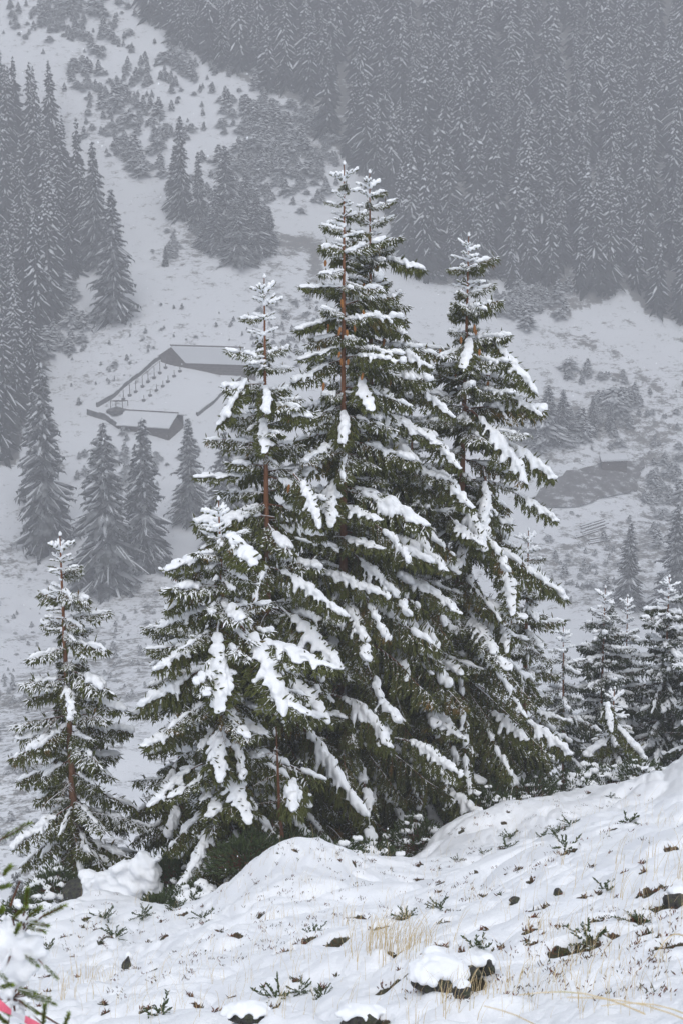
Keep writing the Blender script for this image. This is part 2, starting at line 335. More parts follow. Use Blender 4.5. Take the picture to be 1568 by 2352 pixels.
def polar(name, rs, th, mat, fine):
    T, Rr = np.meshgrid(th, rs); x = Rr * np.sin(T); y = Rr * np.cos(T); z = H(x, y, fine); bare = np.zeros_like(z)
    if fine:
        for qx, qy, s in PITW:
            msk = (np.abs(x - qx) < 3 * s) & (np.abs(y - qy) < 3 * s)
            ii = np.nonzero(msk)
            if not len(ii[0]): continue
            dx = (x[ii] - qx) / (s * 1.15) ; dy = (y[ii] - qy) / (s * .6)
            nz = (rotn(x[ii], y[ii], s * .7, 1) - .5) * 1.1
            g = np.clip(1.15 - (dx ** 2 + dy ** 2) - nz, 0, 1); g = sstep(g)
            z[ii] -= g * min(.12, s * .55); rim = np.exp(-((dy - 1.2) ** 2 + dx ** 2 * .6)); z[ii] += rim * s * .22
            bare[ii] = np.maximum(bare[ii], np.clip(g * 1.15, 0, 1))
    else:
        px, py = to_px((x, y, z))
        # heath-covered ground in the clearing and on the valley floor
        for cx, cy, ax, ay, a in [(680, 760, 110, 60, .55), (680, 345, 130, 70, .6), (330, 290, 130, 60, .35), (430, 560, 90, 90, .35), (1480, 1000, 130, 130, .45), (1350, 850, 200, 40, .22), (300, 1480, 300, 120, .45), (150, 1620, 200, 60, .35), (0, 1300, 100, 60, .4),
                                  (300, 830, 200, 90, .2), (90, 1800, 200, 240, .35), (1350, 1300, 200, 110, .5), (1250, 1070, 120, 70, .4), (1500, 1200, 120, 120, .35), (350, 1350, 140, 70, .4), (1300, 960, 110, 50, .8), (670, 560, 70, 20, .9), (725, 600, 18, 50, .8), (1320, 790, 120, 14, .45), (650, 640, 120, 60, .25)]:
            bare += a * np.exp(-((px - cx) / ax) ** 2 - ((py - cy) / ay) ** 2)
        for ln, wd_, a in LINES:
            for (x0, y0), (x1, y1) in zip(ln[:-1], ln[1:]):
                tt = np.clip(((px - x0) * (x1 - x0) + (py - y0) * (y1 - y0)) / ((x1 - x0) ** 2 + (y1 - y0) ** 2), 0, 1); d2 = (px - x0 - tt * (x1 - x0)) ** 2 + (py - y0 - tt * (y1 - y0)) ** 2
                bare = np.maximum(bare, np.where(y > 150, a * np.exp(-d2 / wd_ ** 2), 0))
        ii = np.nonzero((y > 200) & (np.abs(x) < 200))
        for a_, b_ in zip(*ii):
            if inpoly(px[a_, b_], py[a_, b_], RF) or inpoly(px[a_, b_], py[a_, b_], LF): bare[a_, b_] = 1.  # shade under the forest trees, painted as dark ground colour
        bare[y < 60] = 0; bare = np.clip(bare, 0, 1)
    nr, ncl = x.shape; v = np.stack([x, y, z], -1).reshape(-1, 3)
    i = np.arange(nr - 1)[:, None] * ncl + np.arange(ncl - 1)[None]; f = np.stack([i, i + 1, i + ncl + 1, i + ncl], -1).reshape(-1, 4)[:, ::-1]
    me = bpy.data.meshes.new(name); me.vertices.add(len(v)); me.vertices.foreach_set('co', v.ravel())
    me.loops.add(f.size); me.loops.foreach_set('vertex_index', f.ravel().astype(np.int32)); me.polygons.add(len(f)); me.polygons.foreach_set('loop_start', np.arange(0, f.size, 4, dtype=np.int32))
    me.polygons.foreach_set('use_smooth', np.ones(len(f), bool)); me.update(calc_edges=True); me.validate()
    at2 = me.attributes.new('bare', 'FLOAT', 'POINT'); at2.data.foreach_set('value', bare.ravel().astype(np.float32))
    me.materials.append(mat); o = bpy.data.objects.new(name, me); link(o); o['kind'] = 'structure'; return o
thn = np.radians(np.r_[np.arange(-180, -24, 6), np.linspace(-24, -17, 12)[:-1], np.linspace(-17, 17, 470), np.linspace(17, 24, 12)[1:], np.arange(30, 181, 6)])
rsn = np.r_[[.05, .6, 1.2, 1.8], np.linspace(2.2, 5.5, 60)[:-1], np.geomspace(5.5, 31, 430), np.linspace(31, 44, 26)[1:]]
polar('ground', rsn, thn, M['ground'], True)
thf = np.radians(np.r_[np.arange(-180, -36, 8), np.linspace(-36, -19, 18)[:-1], np.linspace(-19, 19, 260), np.linspace(19, 36, 18)[1:], np.arange(44, 181, 8)])
rsf = np.r_[np.linspace(44, 110, 40)[:-1], np.linspace(110, 450, 240), np.linspace(460, 540, 8)]
polar('hillside', rsf, thf, M['slope'], False)

# ------------------------------------------------------------------ haze: one closed box of even air
m = bpy.data.materials.new('haze'); m.use_nodes = True; t = m.node_tree; t.nodes.clear()
out = t.nodes.new('ShaderNodeOutputMaterial'); pv = t.nodes.new('ShaderNodeVolumePrincipled')
pv.inputs['Color'].default_value = (.41, .413, .43, 1); pv.inputs['Density'].default_value = .0032; pv.inputs['Anisotropy'].default_value = .0
t.links.new(pv.outputs[0], out.inputs['Volume'])
hb = MB(); hb.box((0, 0, 34), (560, 0, 0), (0, 560, 0), (0, 0, 98)); hz = hb.obj('haze', m); hz['kind'] = 'stuff'

# ------------------------------------------------------------------ snow lumps: overlapping balls fused into one skin
_ico = None
def fuse(name, balls, voxel, mat, smooth=4, rough=1.):
    global _ico
    if _ico is None:
        import bmesh
        bm = bmesh.new(); bmesh.ops.create_icosphere(bm, subdivisions=2, radius=1); bm.verts.ensure_lookup_table()
        _ico = (np.array([v.co[:] for v in bm.verts]), np.array([[v.index for v in f.verts] for f in bm.faces])); bm.free()
    V, Fc = _ico; B = np.array(balls, float)          # x y z r flat
    v = (V[None] * np.stack([B[:, 3], B[:, 3], B[:, 3] * B[:, 4]], -1)[:, None] + B[:, None, :3]).reshape(-1, 3)
    f = (Fc[None] + (np.arange(len(B)) * len(V))[:, None, None]).reshape(-1, 3)
    me = bpy.data.meshes.new('tmp'); me.vertices.add(len(v)); me.vertices.foreach_set('co', v.ravel())
    me.loops.add(f.size); me.loops.foreach_set('vertex_index', f.ravel().astype(np.int32)); me.polygons.add(len(f)); me.polygons.foreach_set('loop_start', np.arange(0, f.size, 3, dtype=np.int32)); me.update(calc_edges=True)
    o = bpy.data.objects.new('tmp', me); COL.objects.link(o)
    md = o.modifiers.new('r', 'REMESH'); md.mode = 'VOXEL'; md.voxel_size = voxel; md.use_smooth_shade = True
    ms = o.modifiers.new('s', 'SMOOTH'); ms.factor = .5; ms.iterations = smooth
    dg = bpy.context.evaluated_depsgraph_get(); new = bpy.data.meshes.new_from_object(o.evaluated_get(dg)); new.name = name
    bpy.data.objects.remove(o); bpy.data.meshes.remove(me)
    k = len(new.vertices); co = np.empty(k * 3); no = np.empty(k * 3); new.vertices.foreach_get('co', co); new.vertices.foreach_get('normal', no); co = co.reshape(-1, 3); no = no.reshape(-1, 3)
    if rough:
        q = voxel / .02
        d = (vn(co[:, 0] / (.075 * q) + co[:, 2] / (.09 * q) + 50, co[:, 1] / (.075 * q) - co[:, 2] / (.08 * q) + 50) - .5) * .045 * q * rough + (vn(co[:, 0] / (.03 * q) + co[:, 2] / (.033 * q) + 90, co[:, 1] / (.03 * q) + 90 - co[:, 2] / (.05 * q)) - .5) * .018 * q * rough
        new.vertices.foreach_set('co', (co + no * d[:, None]).ravel())
    new.materials.clear(); new.materials.append(mat); new.polygons.foreach_set('use_smooth', [True] * len(new.polygons)); return new

# ------------------------------------------------------------------ spruce branches
def unit(v): v = np.asarray(v, float); return v / (np.linalg.norm(v) + 1e-9)
def shoot(mb, p, d, L, r):
    """one needle-covered shoot: a small rough spindle"""
    d = unit(d); a = unit(np.cross(d, (0.13, .2, 1))); b = np.cross(d, a); ph = random.random() * 6.28
    v = []
    for t, k in ((0, .55), (.45, 1.)):
        for j in range(4):
            w = ph + j * 1.5708 + t; rr = r * k * random.uniform(.75, 1.25); v.append(p + d * L * t + a * math.cos(w) * rr + b * math.sin(w) * rr)
    v.append(p + d * L)
    mb.add(v, [(0, 1, 5, 4), (1, 2, 6, 5), (2, 3, 7, 6), (3, 0, 4, 7), (4, 5, 8), (5, 6, 8), (6, 7, 8), (7, 4, 8)])
def make_branch(cls, seed, mats, dense=1.):
    rs = random.Random(seed); random.seed(seed * 13 + 5)
    L, sag, sp, smax = {'tip': (.32, .02, .05, .06), 'small': (.7, .09, .055, .26), 'mid': (1.3, .3, .075, .42), 'long': (2.2, .75, .095, .62)}[cls]
    wood, fol = MB(), MB(); b1, b2, b3 = [], [], []
    n = 9; ts = np.linspace(0, 1, n); wob = (rs.uniform(-.12, .12)) * L
    ax = np.stack([L * ts * (1 - .12 * sag * ts), wob * ts ** 2 + .02 * L * np.sin(ts * 7 + seed), -sag * ts ** 1.9 + .10 * sag * np.maximum(ts - .75, 0) * 6], -1)
    P = lambda t: np.array([np.interp(t, ts, ax[:, k]) for k in range(3)])
    D = lambda t: unit(P(min(1, t + .05)) - P(max(0, t - .05)))
    r0 = .007 + .0085 * L
    wood.tube(ax, np.linspace(r0, .004, n), 5)
    SL = .10
    if cls == 'tip':
        for i in range(9):
            t = i / 9; shoot(fol, P(t), D(t) + .25 * np.array((0, rs.uniform(-1, 1), rs.uniform(-1, 1))), .07, .014)
        for i in range(12):
            t = i / 11; p = P(t); b1.append((p[0], p[1], p[2] + .018, .026, .8)); b2.append((p[0], p[1], p[2] + .025, .038 + .008 * math.sin(i * 1.7 + seed), .85))
        for sgn in (-1, 1):
            q = P(.5); d = unit((.8, .7 * sgn, .1)); wood.tube([q, q + d * .14], [.006, .003], 3)
            shoot(fol, q + d * .03, d, .12, .014)
            for j in range(5): w_ = q + d * .03 * j; b2.append((w_[0], w_[1], w_[2] + .02, .03, .8)); b1.append((w_[0], w_[1], w_[2] + .015, .02, .8))
        return wood, fol, b1, b2, b2
    t = .07 if cls == 'small' else .1 if cls == 'mid' else .16; side = 1; ph1, ph2 = rs.uniform(0, 9), rs.uniform(0, 9)
    while t < .99:
        side = -side
        p = P(t); d = D(t); env = (min(1, max(.02, t) / .3) ** .7) * (1 - t) ** .62 + .12
        ls = smax * env * rs.uniform(.7, 1.2)
        lat = np.array((-d[1], d[0], 0)) * side
        fwd = unit(d * rs.uniform(.5, .85) + lat * 1. + np.array((0, 0, rs.uniform(-.1, .18))))
        k = max(3, int(ls / .075)); pts = [p]; dd = fwd.copy(); ds = ls / k
        for j in range(k):
            dd = unit(dd + np.array((0, 0, (-.24 - .3 * rs.random()) * (1. if cls != 'small' else .7))) + .10 * np.array((rs.uniform(-1, 1), rs.uniform(-1, 1), 0)))
            pts.append(pts[-1] + dd * ds)
        pts = np.array(pts); wood.tube(pts, np.linspace(.0045 + .002 * L, .002, len(pts)), 3, cap=False)
        s = .03; q = 0
        while s < ls:
            i = min(k - 1, int(s / ds)); fr = s / ds - i; pp = pts[i] * (1 - fr) + pts[i + 1] * fr; dv = unit(pts[i + 1] - pts[i]); l2 = unit(np.cross(dv, (0, 0, 1)))
            for sg in (-1, 1):
                if rs.random() < .9 * dense:
                    o_ = unit(dv * rs.uniform(.5, 1.1) + l2 * sg * rs.uniform(.4, 1.) + np.array((0, 0, rs.uniform(-.9, .05))))
                    shoot(fol, pp, o_, SL * rs.uniform(.6, 1.25), rs.uniform(.011, .0165))
            if rs.random() < .8 * dense:       # hanging shoots
                shoot(fol, pp, unit(dv * .4 + np.array((0, 0, -1.)) + .3 * np.array((rs.uniform(-1, 1), rs.uniform(-1, 1), 0))), SL * rs.uniform(.8, 1.7), rs.uniform(.011, .016))
            s += .05
        shoot(fol, pts[-1] - dv * .02, dv, SL * 1.1, .014)
        # snow carried by this side twig
        cov1 = math.sin(t * 9 + ph1) * .5 + rs.uniform(-.35, .55) + (t - .4)
        cov2 = math.sin(t * 6 + ph2) * .28 + rs.uniform(-.1, .4) + .62
        cov3 = math.sin(t * 14 + ph2) * .6 + rs.uniform(-.4, .7)
        cz = math.sin(t * 10 + ph1) + .6 * math.sin(t * 23 + ph2)
        for balls, f0, rr, fl_ in ((b1, rs.uniform(.2, .9) if rs.random() < .45 else 0, .02, .8),
                                   (b2, rs.uniform(.35, .9) * (1 if t > .3 else .4), .05, .6),
                                   (b3, rs.uniform(.3, .95) if cz > -.1 else 0, .04, .65)):
            if f0 <= 0 or (t < .2 and cls != 'small'): continue
            m_ = int(max(2, f0 * ls / .032))
            for j in range(m_):
                s_ = j * .032; i = min(k - 1, int(s_ / ds)); fr = s_ / ds - i
                if i >= k: break
                pp = pts[i] * (1 - fr) + pts[i + 1] * fr; r_ = rr * (1.1 - .55 * j / m_) * rs.uniform(.75, 1.25)
                balls.append((pp[0], pp[1], pp[2] + r_ * .45, r_, fl_))
        t += sp / L * rs.uniform(.4, .75)
    for i in range(int(L / .05)):               # shoots along the axis and its tip
        t = .25 + .75 * i / int(L / .05); p = P(t); d = D(t)
        shoot(fol, p, unit(d * .7 + .7 * np.array((rs.uniform(-1, 1), rs.uniform(-1, 1), rs.uniform(-1, .2)))), SL, .014)
    shoot(fol, P(.97), D(1), .13, .016)
    n = int(L / .035)
    for i in range(n):
        t = .3 + .7 * i / (n - 1); p = P(t)
        th = math.sin(i * .55 + ph2) * .22 + math.sin(i * .21 + ph1) * .3
        if th > -.12: r_ = (.026 + .016 * L) * (1 + th) * (1 - .4 * max(0, t - .75) / .25); b1.append((p[0], p[1], p[2] + .5 * r_, r_, .85))
        if math.sin(t * L * 11 + ph1) + .5 * math.sin(t * L * 23 + ph2) > -.25: r3 = (.04 + .018 * min(L, 1.8)) * rs.uniform(.75, 1.25) * (.5 + .5 * min(1, (t - .3) / .15)); b3.append((p[0], p[1] + rs.uniform(-.05, .05), p[2] + .5 * r3, r3, .9))
        r_ = (.048 + .024 * min(L, 1.8)) * (1 + th * .55) * (.45 + .55 * min(1, (t - .3) / .2)) * (1 - .35 * max(0, t - .8) / .2); r_ *= rs.uniform(.78, 1.22); b2.append((p[0], p[1] + rs.uniform(-.035, .035) * min(1, L), p[2] + .45 * r_, r_ * .78, .8))
        if rs.random() < .16: shoot(fol, p + np.array((0, 0, r_ * .6)), unit((rs.uniform(0, 1), rs.uniform(-1, 1), 1.)), r_ + .06, .013)
    return wood, fol, b1, b2, b3
NV = {'tip': 3, 'small': 6, 'mid': 6, 'long': 6}; BR = {}; LEN = {'tip': .32, 'small': .7, 'mid': 1.3, 'long': 2.2}
for ci, cls in enumerate(NV):
    BR[cls] = []
    for k in range(NV[cls]):
        wd, fo, s1, s2, s3 = make_branch(cls, 11 + ci * 20 + k, None)
        vox = {'tip': .012, 'small': .017, 'mid': .02, 'long': .024}[cls]
        BR[cls].append((wd.mesh('branch', M['twig'], True), fo.mesh('foliage', M['needles']), fo.mesh('foliage_shade', M['needles_r']), fuse('snow_light', s1, vox * .85, M['snow'], 2), fuse('snow_heavy', s3, vox * .9, M['snow'], 2), fuse('snow_slab', s2, vox, M['snow'], 3)))
# bare dead branch for the dark inner and lower stem
BARE = []
for k in range(4):
    mb = MB(); rs = random.Random(k + 70); L = 1.
    ax = np.array([(L * i / 6, .04 * math.sin(i + k), -.06 * (i / 6) ** 2 * 2) for i in range(7)]); mb.tube(ax, np.linspace(.011, .003, 7), 4)
    for j in range(22):
        t = rs.uniform(.15, 1); p = np.array([np.interp(t * 6, range(7), ax[:, c]) for c in range(3)]); d = unit((.7, rs.choice((-1, 1)), rs.uniform(-.5, .3))); l_ = rs.uniform(.12, .4) * (1.1 - t)
        mb.tube([p, p + d * l_ * .5, p + d * l_ + np.array((0, 0, -.03))], [.004, .003, .0015], 3, cap=False)
    BARE.append(mb.mesh('bare_branch', M['twig'], True))

def place_branch(root, base, p, az, el, length, snow, dust, brown, rs, roll=0., shade=False, cls=None):
    if cls is None:
        cls = 'tip' if length < .34 else 'small' if length < 1.0 else 'mid' if length < 1.75 else 'long'
    v = rs.choice(BR[cls]); s = length / LEN[cls]
    o = bpy.data.objects.new('branch', v[0]); o.location = Vector(p) - Vector(base)
    o.rotation_euler = (Matrix.Rotation(az, 3, 'Z') @ Matrix.Rotation(-el, 3, 'Y') @ Matrix.Rotation(roll, 3, 'X')).to_euler()
    fl = rs.choice((-1, 1)); o.scale = (s, s * fl * rs.uniform(.85, 1.05), s * (.8 if s > 1 else 1) * rs.uniform(.7, 1.5)); link(o, root)
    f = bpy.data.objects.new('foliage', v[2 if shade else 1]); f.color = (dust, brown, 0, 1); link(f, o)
    if snow:
        sn = bpy.data.objects.new('snow_load', v[2 + snow]); link(sn, o)
    return o

def trunk_mesh(pts, rads, name='trunk'):
    mb = MB(); mb.tube(pts, rads, 10); return mb
def near_tree(name, label, top, base_px, Yb, prof, dens=1., r_base=.11, seed=1, group=None, heavy=.3, light=.4, bare_below=.12, shade=False, cones=0, wind=None, cut=None, dustb=0., spacing=.3, elev=(.5, -.42)):
    """top: pixel of the leader tip; base_px: pixel x of the foot; Yb: distance; prof: [(metres below the top, branch length)]"""
    rs = random.Random(seed)
    bx = at(base_px, 1900, Yb).x; bz = ground(bx, Yb) - .15; B = Vector((bx, Yb, bz)); Tp = at(top[0], top[1], Yb); Hh = Tp.z - bz
    root = empty(name, B, label, 'tree', group)
    n = 26; ts = np.linspace(0, 1, n)
    w1, w2 = rs.uniform(-.05, .05), rs.uniform(0, 6)
    cx = (Tp.x - B.x) * ts + w1 * np.sin(ts * 5 + w2) * ts * (1 - ts) * 2; cy = .06 * np.sin(ts * 4 + w2) * (1 - ts) * ts
    pts = np.stack([cx, cy, Hh * ts], -1); rad = r_base * (1 - ts) ** .95 + .008; rad[0] *= 1.3
    trunk_mesh(pts, rad).obj('trunk', M['bark'], root, True)
    P = lambda h: B + Vector((float(np.interp(h / Hh, ts, cx)), float(np.interp(h / Hh, ts, cy)), h))
    pd, pl = zip(*prof)
    nb = 0
    # leader: snow cap and first candles
    z = .0
    cap = [(0, 0, -.02 * j, .022 + .004 * j, 1) for j in range(3)]
    sc = bpy.data.objects.new('snow_cap', fuse('snow_cap', cap, .01, M['snow'])); sc.location = Tp - B; link(sc, root)
    for k in range(rs.randint(4, 5)):
        place_branch(root, B, P(Hh - rs.uniform(.30, .34)), k * 1.3 + rs.random(), R(rs.uniform(20, 45)), rs.uniform(.22, .32), 2, .4, 0, rs, cls='tip')
    d = .5; whorl = 0
    while d < Hh * (1 - bare_below):
        fr = d / Hh; L0 = np.interp(d, pd, pl)
        nwh = int(round((5 if d < 1.5 else 6) * dens + rs.random() * .8))
        a0 = rs.random() * 6.28
        for k in range(nwh):
            az = a0 + k * 2 * math.pi / nwh + rs.uniform(-.4, .4); hh = Hh - d - rs.uniform(-.6, .6) * spacing * (.4 if d < 1.2 else 1)
            L = L0 * rs.uniform(.45, 1.18)
            if rs.random() < .10: continue
            if wind: L *= 1 + wind * math.cos(az)      # longer on one side
            if cut and not cut(az, d, rs): continue
            el = elev[0] + (elev[1] - elev[0]) * min(1, fr / .75) ** .7 + rs.uniform(-.24, .24)
            q = rs.random(); hv = heavy * (2.1 if d < 2.2 else 1.7 if d < 5 else 1. if d < 8 else .6); lt = light * (1.15 if d < 7 else .8); sn = (3 if rs.random() < .2 else 2) if q < hv else 1 if q < hv + lt else 0
            depth_ = fr
            place_branch(root, B, P(hh), az, el, max(.2, L), sn, max(.0, .66 + dustb - .5 * depth_ + rs.uniform(-.1, .1)), rs.uniform(-.1, .24), rs, roll=rs.uniform(-.2, .2), shade=shade)
            nb += 1
        for k in range(2 if d > 4 else 1 if d > 1 else 0):
            az = rs.random() * 6.28
            if cut and not cut(az, d, rs): continue
            place_branch(root, B, P(Hh - d - rs.uniform(.05, .25)), az, elev[0] * .6 + rs.uniform(-.7, .3), rs.uniform(.3, .75) * min(1., L0), rs.choice((1, 1, 2)), max(0, .6 - .3 * fr), rs.uniform(-.1, .2), rs, shade=shade, cls='small')
        d += spacing * rs.uniform(.7, 1.3) * (.75 if d < 1.5 else 1)
    # dead inner branches low on the stem
    for k in range(int(22 * dens)):
        hh = rs.uniform(.05, .6) * Hh; o = bpy.data.objects.new('dead_branch', rs.choice(BARE)); o.location = P(hh) - B; s = rs.uniform(.6, 1.3) * min(1, max(.5, np.interp(Hh - hh, pd, pl) * .6))
        o.scale = (s, s, s); o.rotation_euler = (rs.uniform(-.5, .5), R(rs.uniform(-5, 25)), rs.random() * 6.28); link(o, root)
    for k in range(cones):
        dd = rs.uniform(1.2, 3.8); L = np.interp(dd, pd, pl); az = rs.uniform(-2.9, -.2); q = P(Hh - dd) - B + Vector((math.cos(az), math.sin(az), 0)) * L * rs.uniform(.3, .75) + Vector((0, 0, -.12 - .1 * L))
        o = bpy.data.objects.new('cone', CONE); o.location = q; o.scale = (1, 1, rs.uniform(.8, 1.3)); o.rotation_euler = (rs.uniform(-.25, .25), rs.uniform(-.25, .25), 0); link(o, root)
    return root, B, P, Hh
mb = MB()
zz = np.linspace(0, -.13, 8); rr = [.006, .018, .022, .024, .023, .02, .015, .005]
mb.tube([(0, 0, z) for z in zz], [r * (1 + .15 * (i % 2)) for i, r in enumerate(rr)], 8); CONE = mb.mesh('cone', M['cone'], False)

def hero(tree, px0, py0, px1, py1, dY=-1., width=1., extra=None):
    """a snow-laden branch whose snow runs from one point seen in the photograph to another, in front of the stem"""
    root, B, P, Hh = tree; rs = random.Random(int(px0 * 7 + py0)); Y = B.y
    e = at(px1, py1, Y + dY); s0 = at(px0, py0, Y + dY * .35)
    # rooted at the stem: start a little inward of the visible snow
    v = Vector(e) - Vector(s0); L = v.length * 1.22; start = Vector(e) - v * 1.22
    az = math.atan2(v.y, v.x); cls = 'small' if L < .95 else 'mid' if L < 1.8 else 'long'; sag = {'small': .09, 'mid': .3, 'long': .75}[cls] / LEN[cls]
    el = math.asin(max(-1, min(1, v.z / v.length))) + math.atan(sag) * .92
    o = place_branch(root, B, start, az, el, L, 3, .15, rs.uniform(-.1, .15), rs, roll=rs.uniform(-.15, .15), cls=cls)
    o.scale.y = abs(o.scale.y) * width; o.scale.z *= 1.1 if width > 1.3 else 1
    return o

G1 = 'tall snow-laden spruces on the near slope'
tall = [(.4, .3), (1, .55), (2, .85), (3, 1.05), (5, 1.5), (8, 2.05), (11, 2.5), (15, 2.8)]
T1 = near_tree('spruce_tree', 'slim spruce with a bare brown stem, standing alone left of the tall group', (138, 1222), 172, 22.5, [(.4, .25), (1, .45), (2, .8), (3, 1.0), (5, 1.35), (8, 1.5)], 1.1, .085, 3, heavy=.12, light=.55, bare_below=.1, wind=.12, dustb=.1, spacing=.26, cut=lambda az, d, rs: not (math.sin(az) < -.7 and d > .8 and rs.random() < .85))
T2 = near_tree('spruce_tree', 'short broad spruce with very thick snow pads, in front left of the tall group', (502, 1140), 535, 21.5, [(.4, .3), (1, .7), (2, 1.1), (3, 1.3), (5, 1.6), (8, 1.7)], 1., .1, 5, heavy=.3, light=.35, bare_below=.12, spacing=.27)
T2b = near_tree('spruce_tree', 'thin spruce peeking out just left of the short broad one', (403, 1285), 420, 23.5, [(.4, .25), (1, .5), (3, .9), (7, 1.2)], .8, .06, 8, heavy=.3, light=.4, spacing=.32)
T3 = near_tree('spruce_tree', 'tall spruce with a red-brown stem, left of the two topmost tips', (607, 630), 622, 24, [(.4, .25), (1, .45), (2, .7), (3, .95), (5, 1.3), (8, 1.6), (12, 2.)], 1., .12, 13, heavy=.3, light=.4, bare_below=.1, cones=2, cut=lambda az, d, rs: not (math.sin(az) < -.75 and 1. < d < 7 and rs.random() < .75))
T4 = near_tree('spruce_tree', 'tallest spruce of all, with an orange-brown stem bare of twigs in front', (790, 370), 790, 25, [(.4, .3), (1, .4), (2, .7), (3, .95), (5, 1.3), (8, 1.8), (11, 2.3), (15, 2.5)], .9, .135, 21, heavy=.35, light=.35, cones=14, wind=.1, cut=lambda az, d, rs: not (math.sin(az) < -.72 and 1. < d < 7.3 and rs.random() < .85))
T5 = near_tree('spruce_tree', 'second tallest spruce, close behind and right of the tallest one', (848, 390), 862, 26.2, tall, 1.0, .13, 34, heavy=.4, light=.35, cones=12, wind=.14)
T6 = near_tree('spruce_tree', 'tall spruce at the right edge of the group, its grey stem showing on the left', (1075, 535), 1040, 27, tall, 1.1, .13, 55, heavy=.3, light=.45, cones=12, wind=.2, cut=lambda az, d, rs: not (math.sin(az) < -.35 and 3.6 < d < 6.6 and rs.random() < .8))
T8 = near_tree('spruce_tree', 'dark spruce hidden in the middle of the group between the tall tips', (945, 905), 955, 26.6, [(.4, .3), (2, .8), (5, 1.6), (8, 2.2), (12, 2.6)], 1.1, .11, 66, heavy=.3, light=.35, spacing=.34)
T9 = near_tree('spruce_tree', 'young spruce whose tip shows behind the right edge of the tall group', (1212, 1212), 1200, 29, [(.4, .25), (2, .7), (4, 1.2), (8, 1.8)], 1., .08, 77, heavy=.3, light=.4, spacing=.34)
T7 = near_tree('spruce_tree', 'low spruce filling the dark gap under the tall group', (720, 1500), 735, 24.4, [(.4, .25), (2, .7), (4, 1.3), (8, 1.8)], 1., .07, 91, heavy=.05, light=.3, spacing=.3, dustb=-.25)

HERO = [
 (T4, 770, 1105, 735, 1215, -1.2), (T3, 690, 1110, 750, 1215, -1.), (T4, 780, 1165, 865, 1210, -1.2), (T5, 880, 1225, 1050, 1330, -1.2), (T3, 640, 1320, 810, 1420, -1.), (T4, 720, 1320, 890, 1385, -1.3),
 (T5, 910, 1325, 1080, 1430, -1.5), (T3, 670, 1420, 775, 1540, -1.2), (T5, 890, 1455, 955, 1570, -1.6), (T2, 570, 1460, 680, 1640, -1.), (T2, 600, 1480, 770, 1560, -.8), (T2, 590, 1550, 685, 1660, -1.3),
 (T3, 660, 1560, 780, 1670, -1.6), (T4, 790, 1610, 920, 1690, -1.8), (T4, 880, 1660, 885, 1730, -1.8), (T5, 995, 1640, 1045, 1710, -1.5), (T3, 700, 1690, 850, 1850, -1.8), (T4, 935, 1710, 1050, 1790, -2.),
 (T2, 505, 1455, 478, 1640, -1.1), (T2, 515, 1665, 480, 1790, -1.1), (T2, 540, 1760, 545, 1895, -1.1), (T2, 460, 1480, 345, 1530, -.5), (T2, 440, 1555, 325, 1620, -.6), (T2, 430, 1660, 325, 1720, -.6),
 (T2, 440, 1770, 330, 1850, -.7), (T2, 470, 1275, 385, 1310, -.3), (T2, 540, 1240, 585, 1300, -.7), (T2, 440, 1365, 385, 1400, -.4), (T2, 520, 1810, 480, 1880, -.9),
 (T6, 1090, 960, 1230, 1110, -.9), (T6, 1110, 1110, 1105, 1290, -1.1), (T6, 1160, 1020, 1275, 1100, -.4), (T6, 1190, 1140, 1280, 1200, -.4), (T6, 1060, 1150, 1090, 1270, -1.5), (T6, 1150, 1300, 1190, 1420, -1.1),
 (T6, 1230, 1320, 1300, 1380, -.3), (T6, 1000, 1520, 1085, 1560, -1.7), (T6, 1210, 1660, 1310, 1735, -.6), (T6, 1075, 790, 1075, 850, -.8), (T6, 1130, 790, 1230, 910, -.4), (T6, 1150, 900, 1245, 960, -.4),
 (T5, 880, 950, 1000, 1040, -.9), (T5, 870, 735, 930, 770, -.7), (T5, 900, 600, 975, 620, -.3), (T5, 960, 900, 1045, 960, -.4), (T5, 990, 1010, 1060, 1080, -.9), (T5, 900, 800, 985, 850, -.6), (T5, 1010, 1100, 1090, 1170, -1.), (T5, 1040, 1200, 1090, 1260, -1.),
 (T4, 765, 660, 690, 665, -.2), (T4, 765, 735, 680, 760, -.2), (T4, 770, 800, 690, 830, -.3), (T4, 820, 820, 905, 830, -.8), (T4, 790, 960, 800, 1020, -1.), (T4, 830, 880, 845, 950, -.9), (T4, 720, 960, 640, 985, -.5), (T4, 790, 1240, 890, 1275, -1.2),
 (T3, 612, 900, 618, 950, -.7), (T3, 608, 975, 608, 1045, -.7), (T3, 560, 890, 505, 980, -.3), (T3, 540, 1095, 450, 1100, -.2), (T3, 640, 940, 720, 960, -.4), (T3, 600, 1190, 445, 1190, -.2),
 (T4, 800, 1270, 660, 1250, -.9), (T5, 940, 1230, 1000, 1290, -1.3), (T5, 830, 1140, 870, 1180, -1.2), (T4, 680, 1735, 740, 1790, -2.), (T2, 670, 1800, 680, 1850, -1.4), (T5, 940, 1390, 985, 1490, -1.5),
 (T6, 1150, 1440, 1180, 1500, -1.2), (T6, 1130, 1640, 1200, 1700, -1.3), (T5, 960, 1755, 1075, 1820, -2.), (T5, 1030, 1820, 1105, 1880, -1.6)]
for h in HERO: hero(*h[:6], width=1.45 if h[0] is T2 else 1.15)

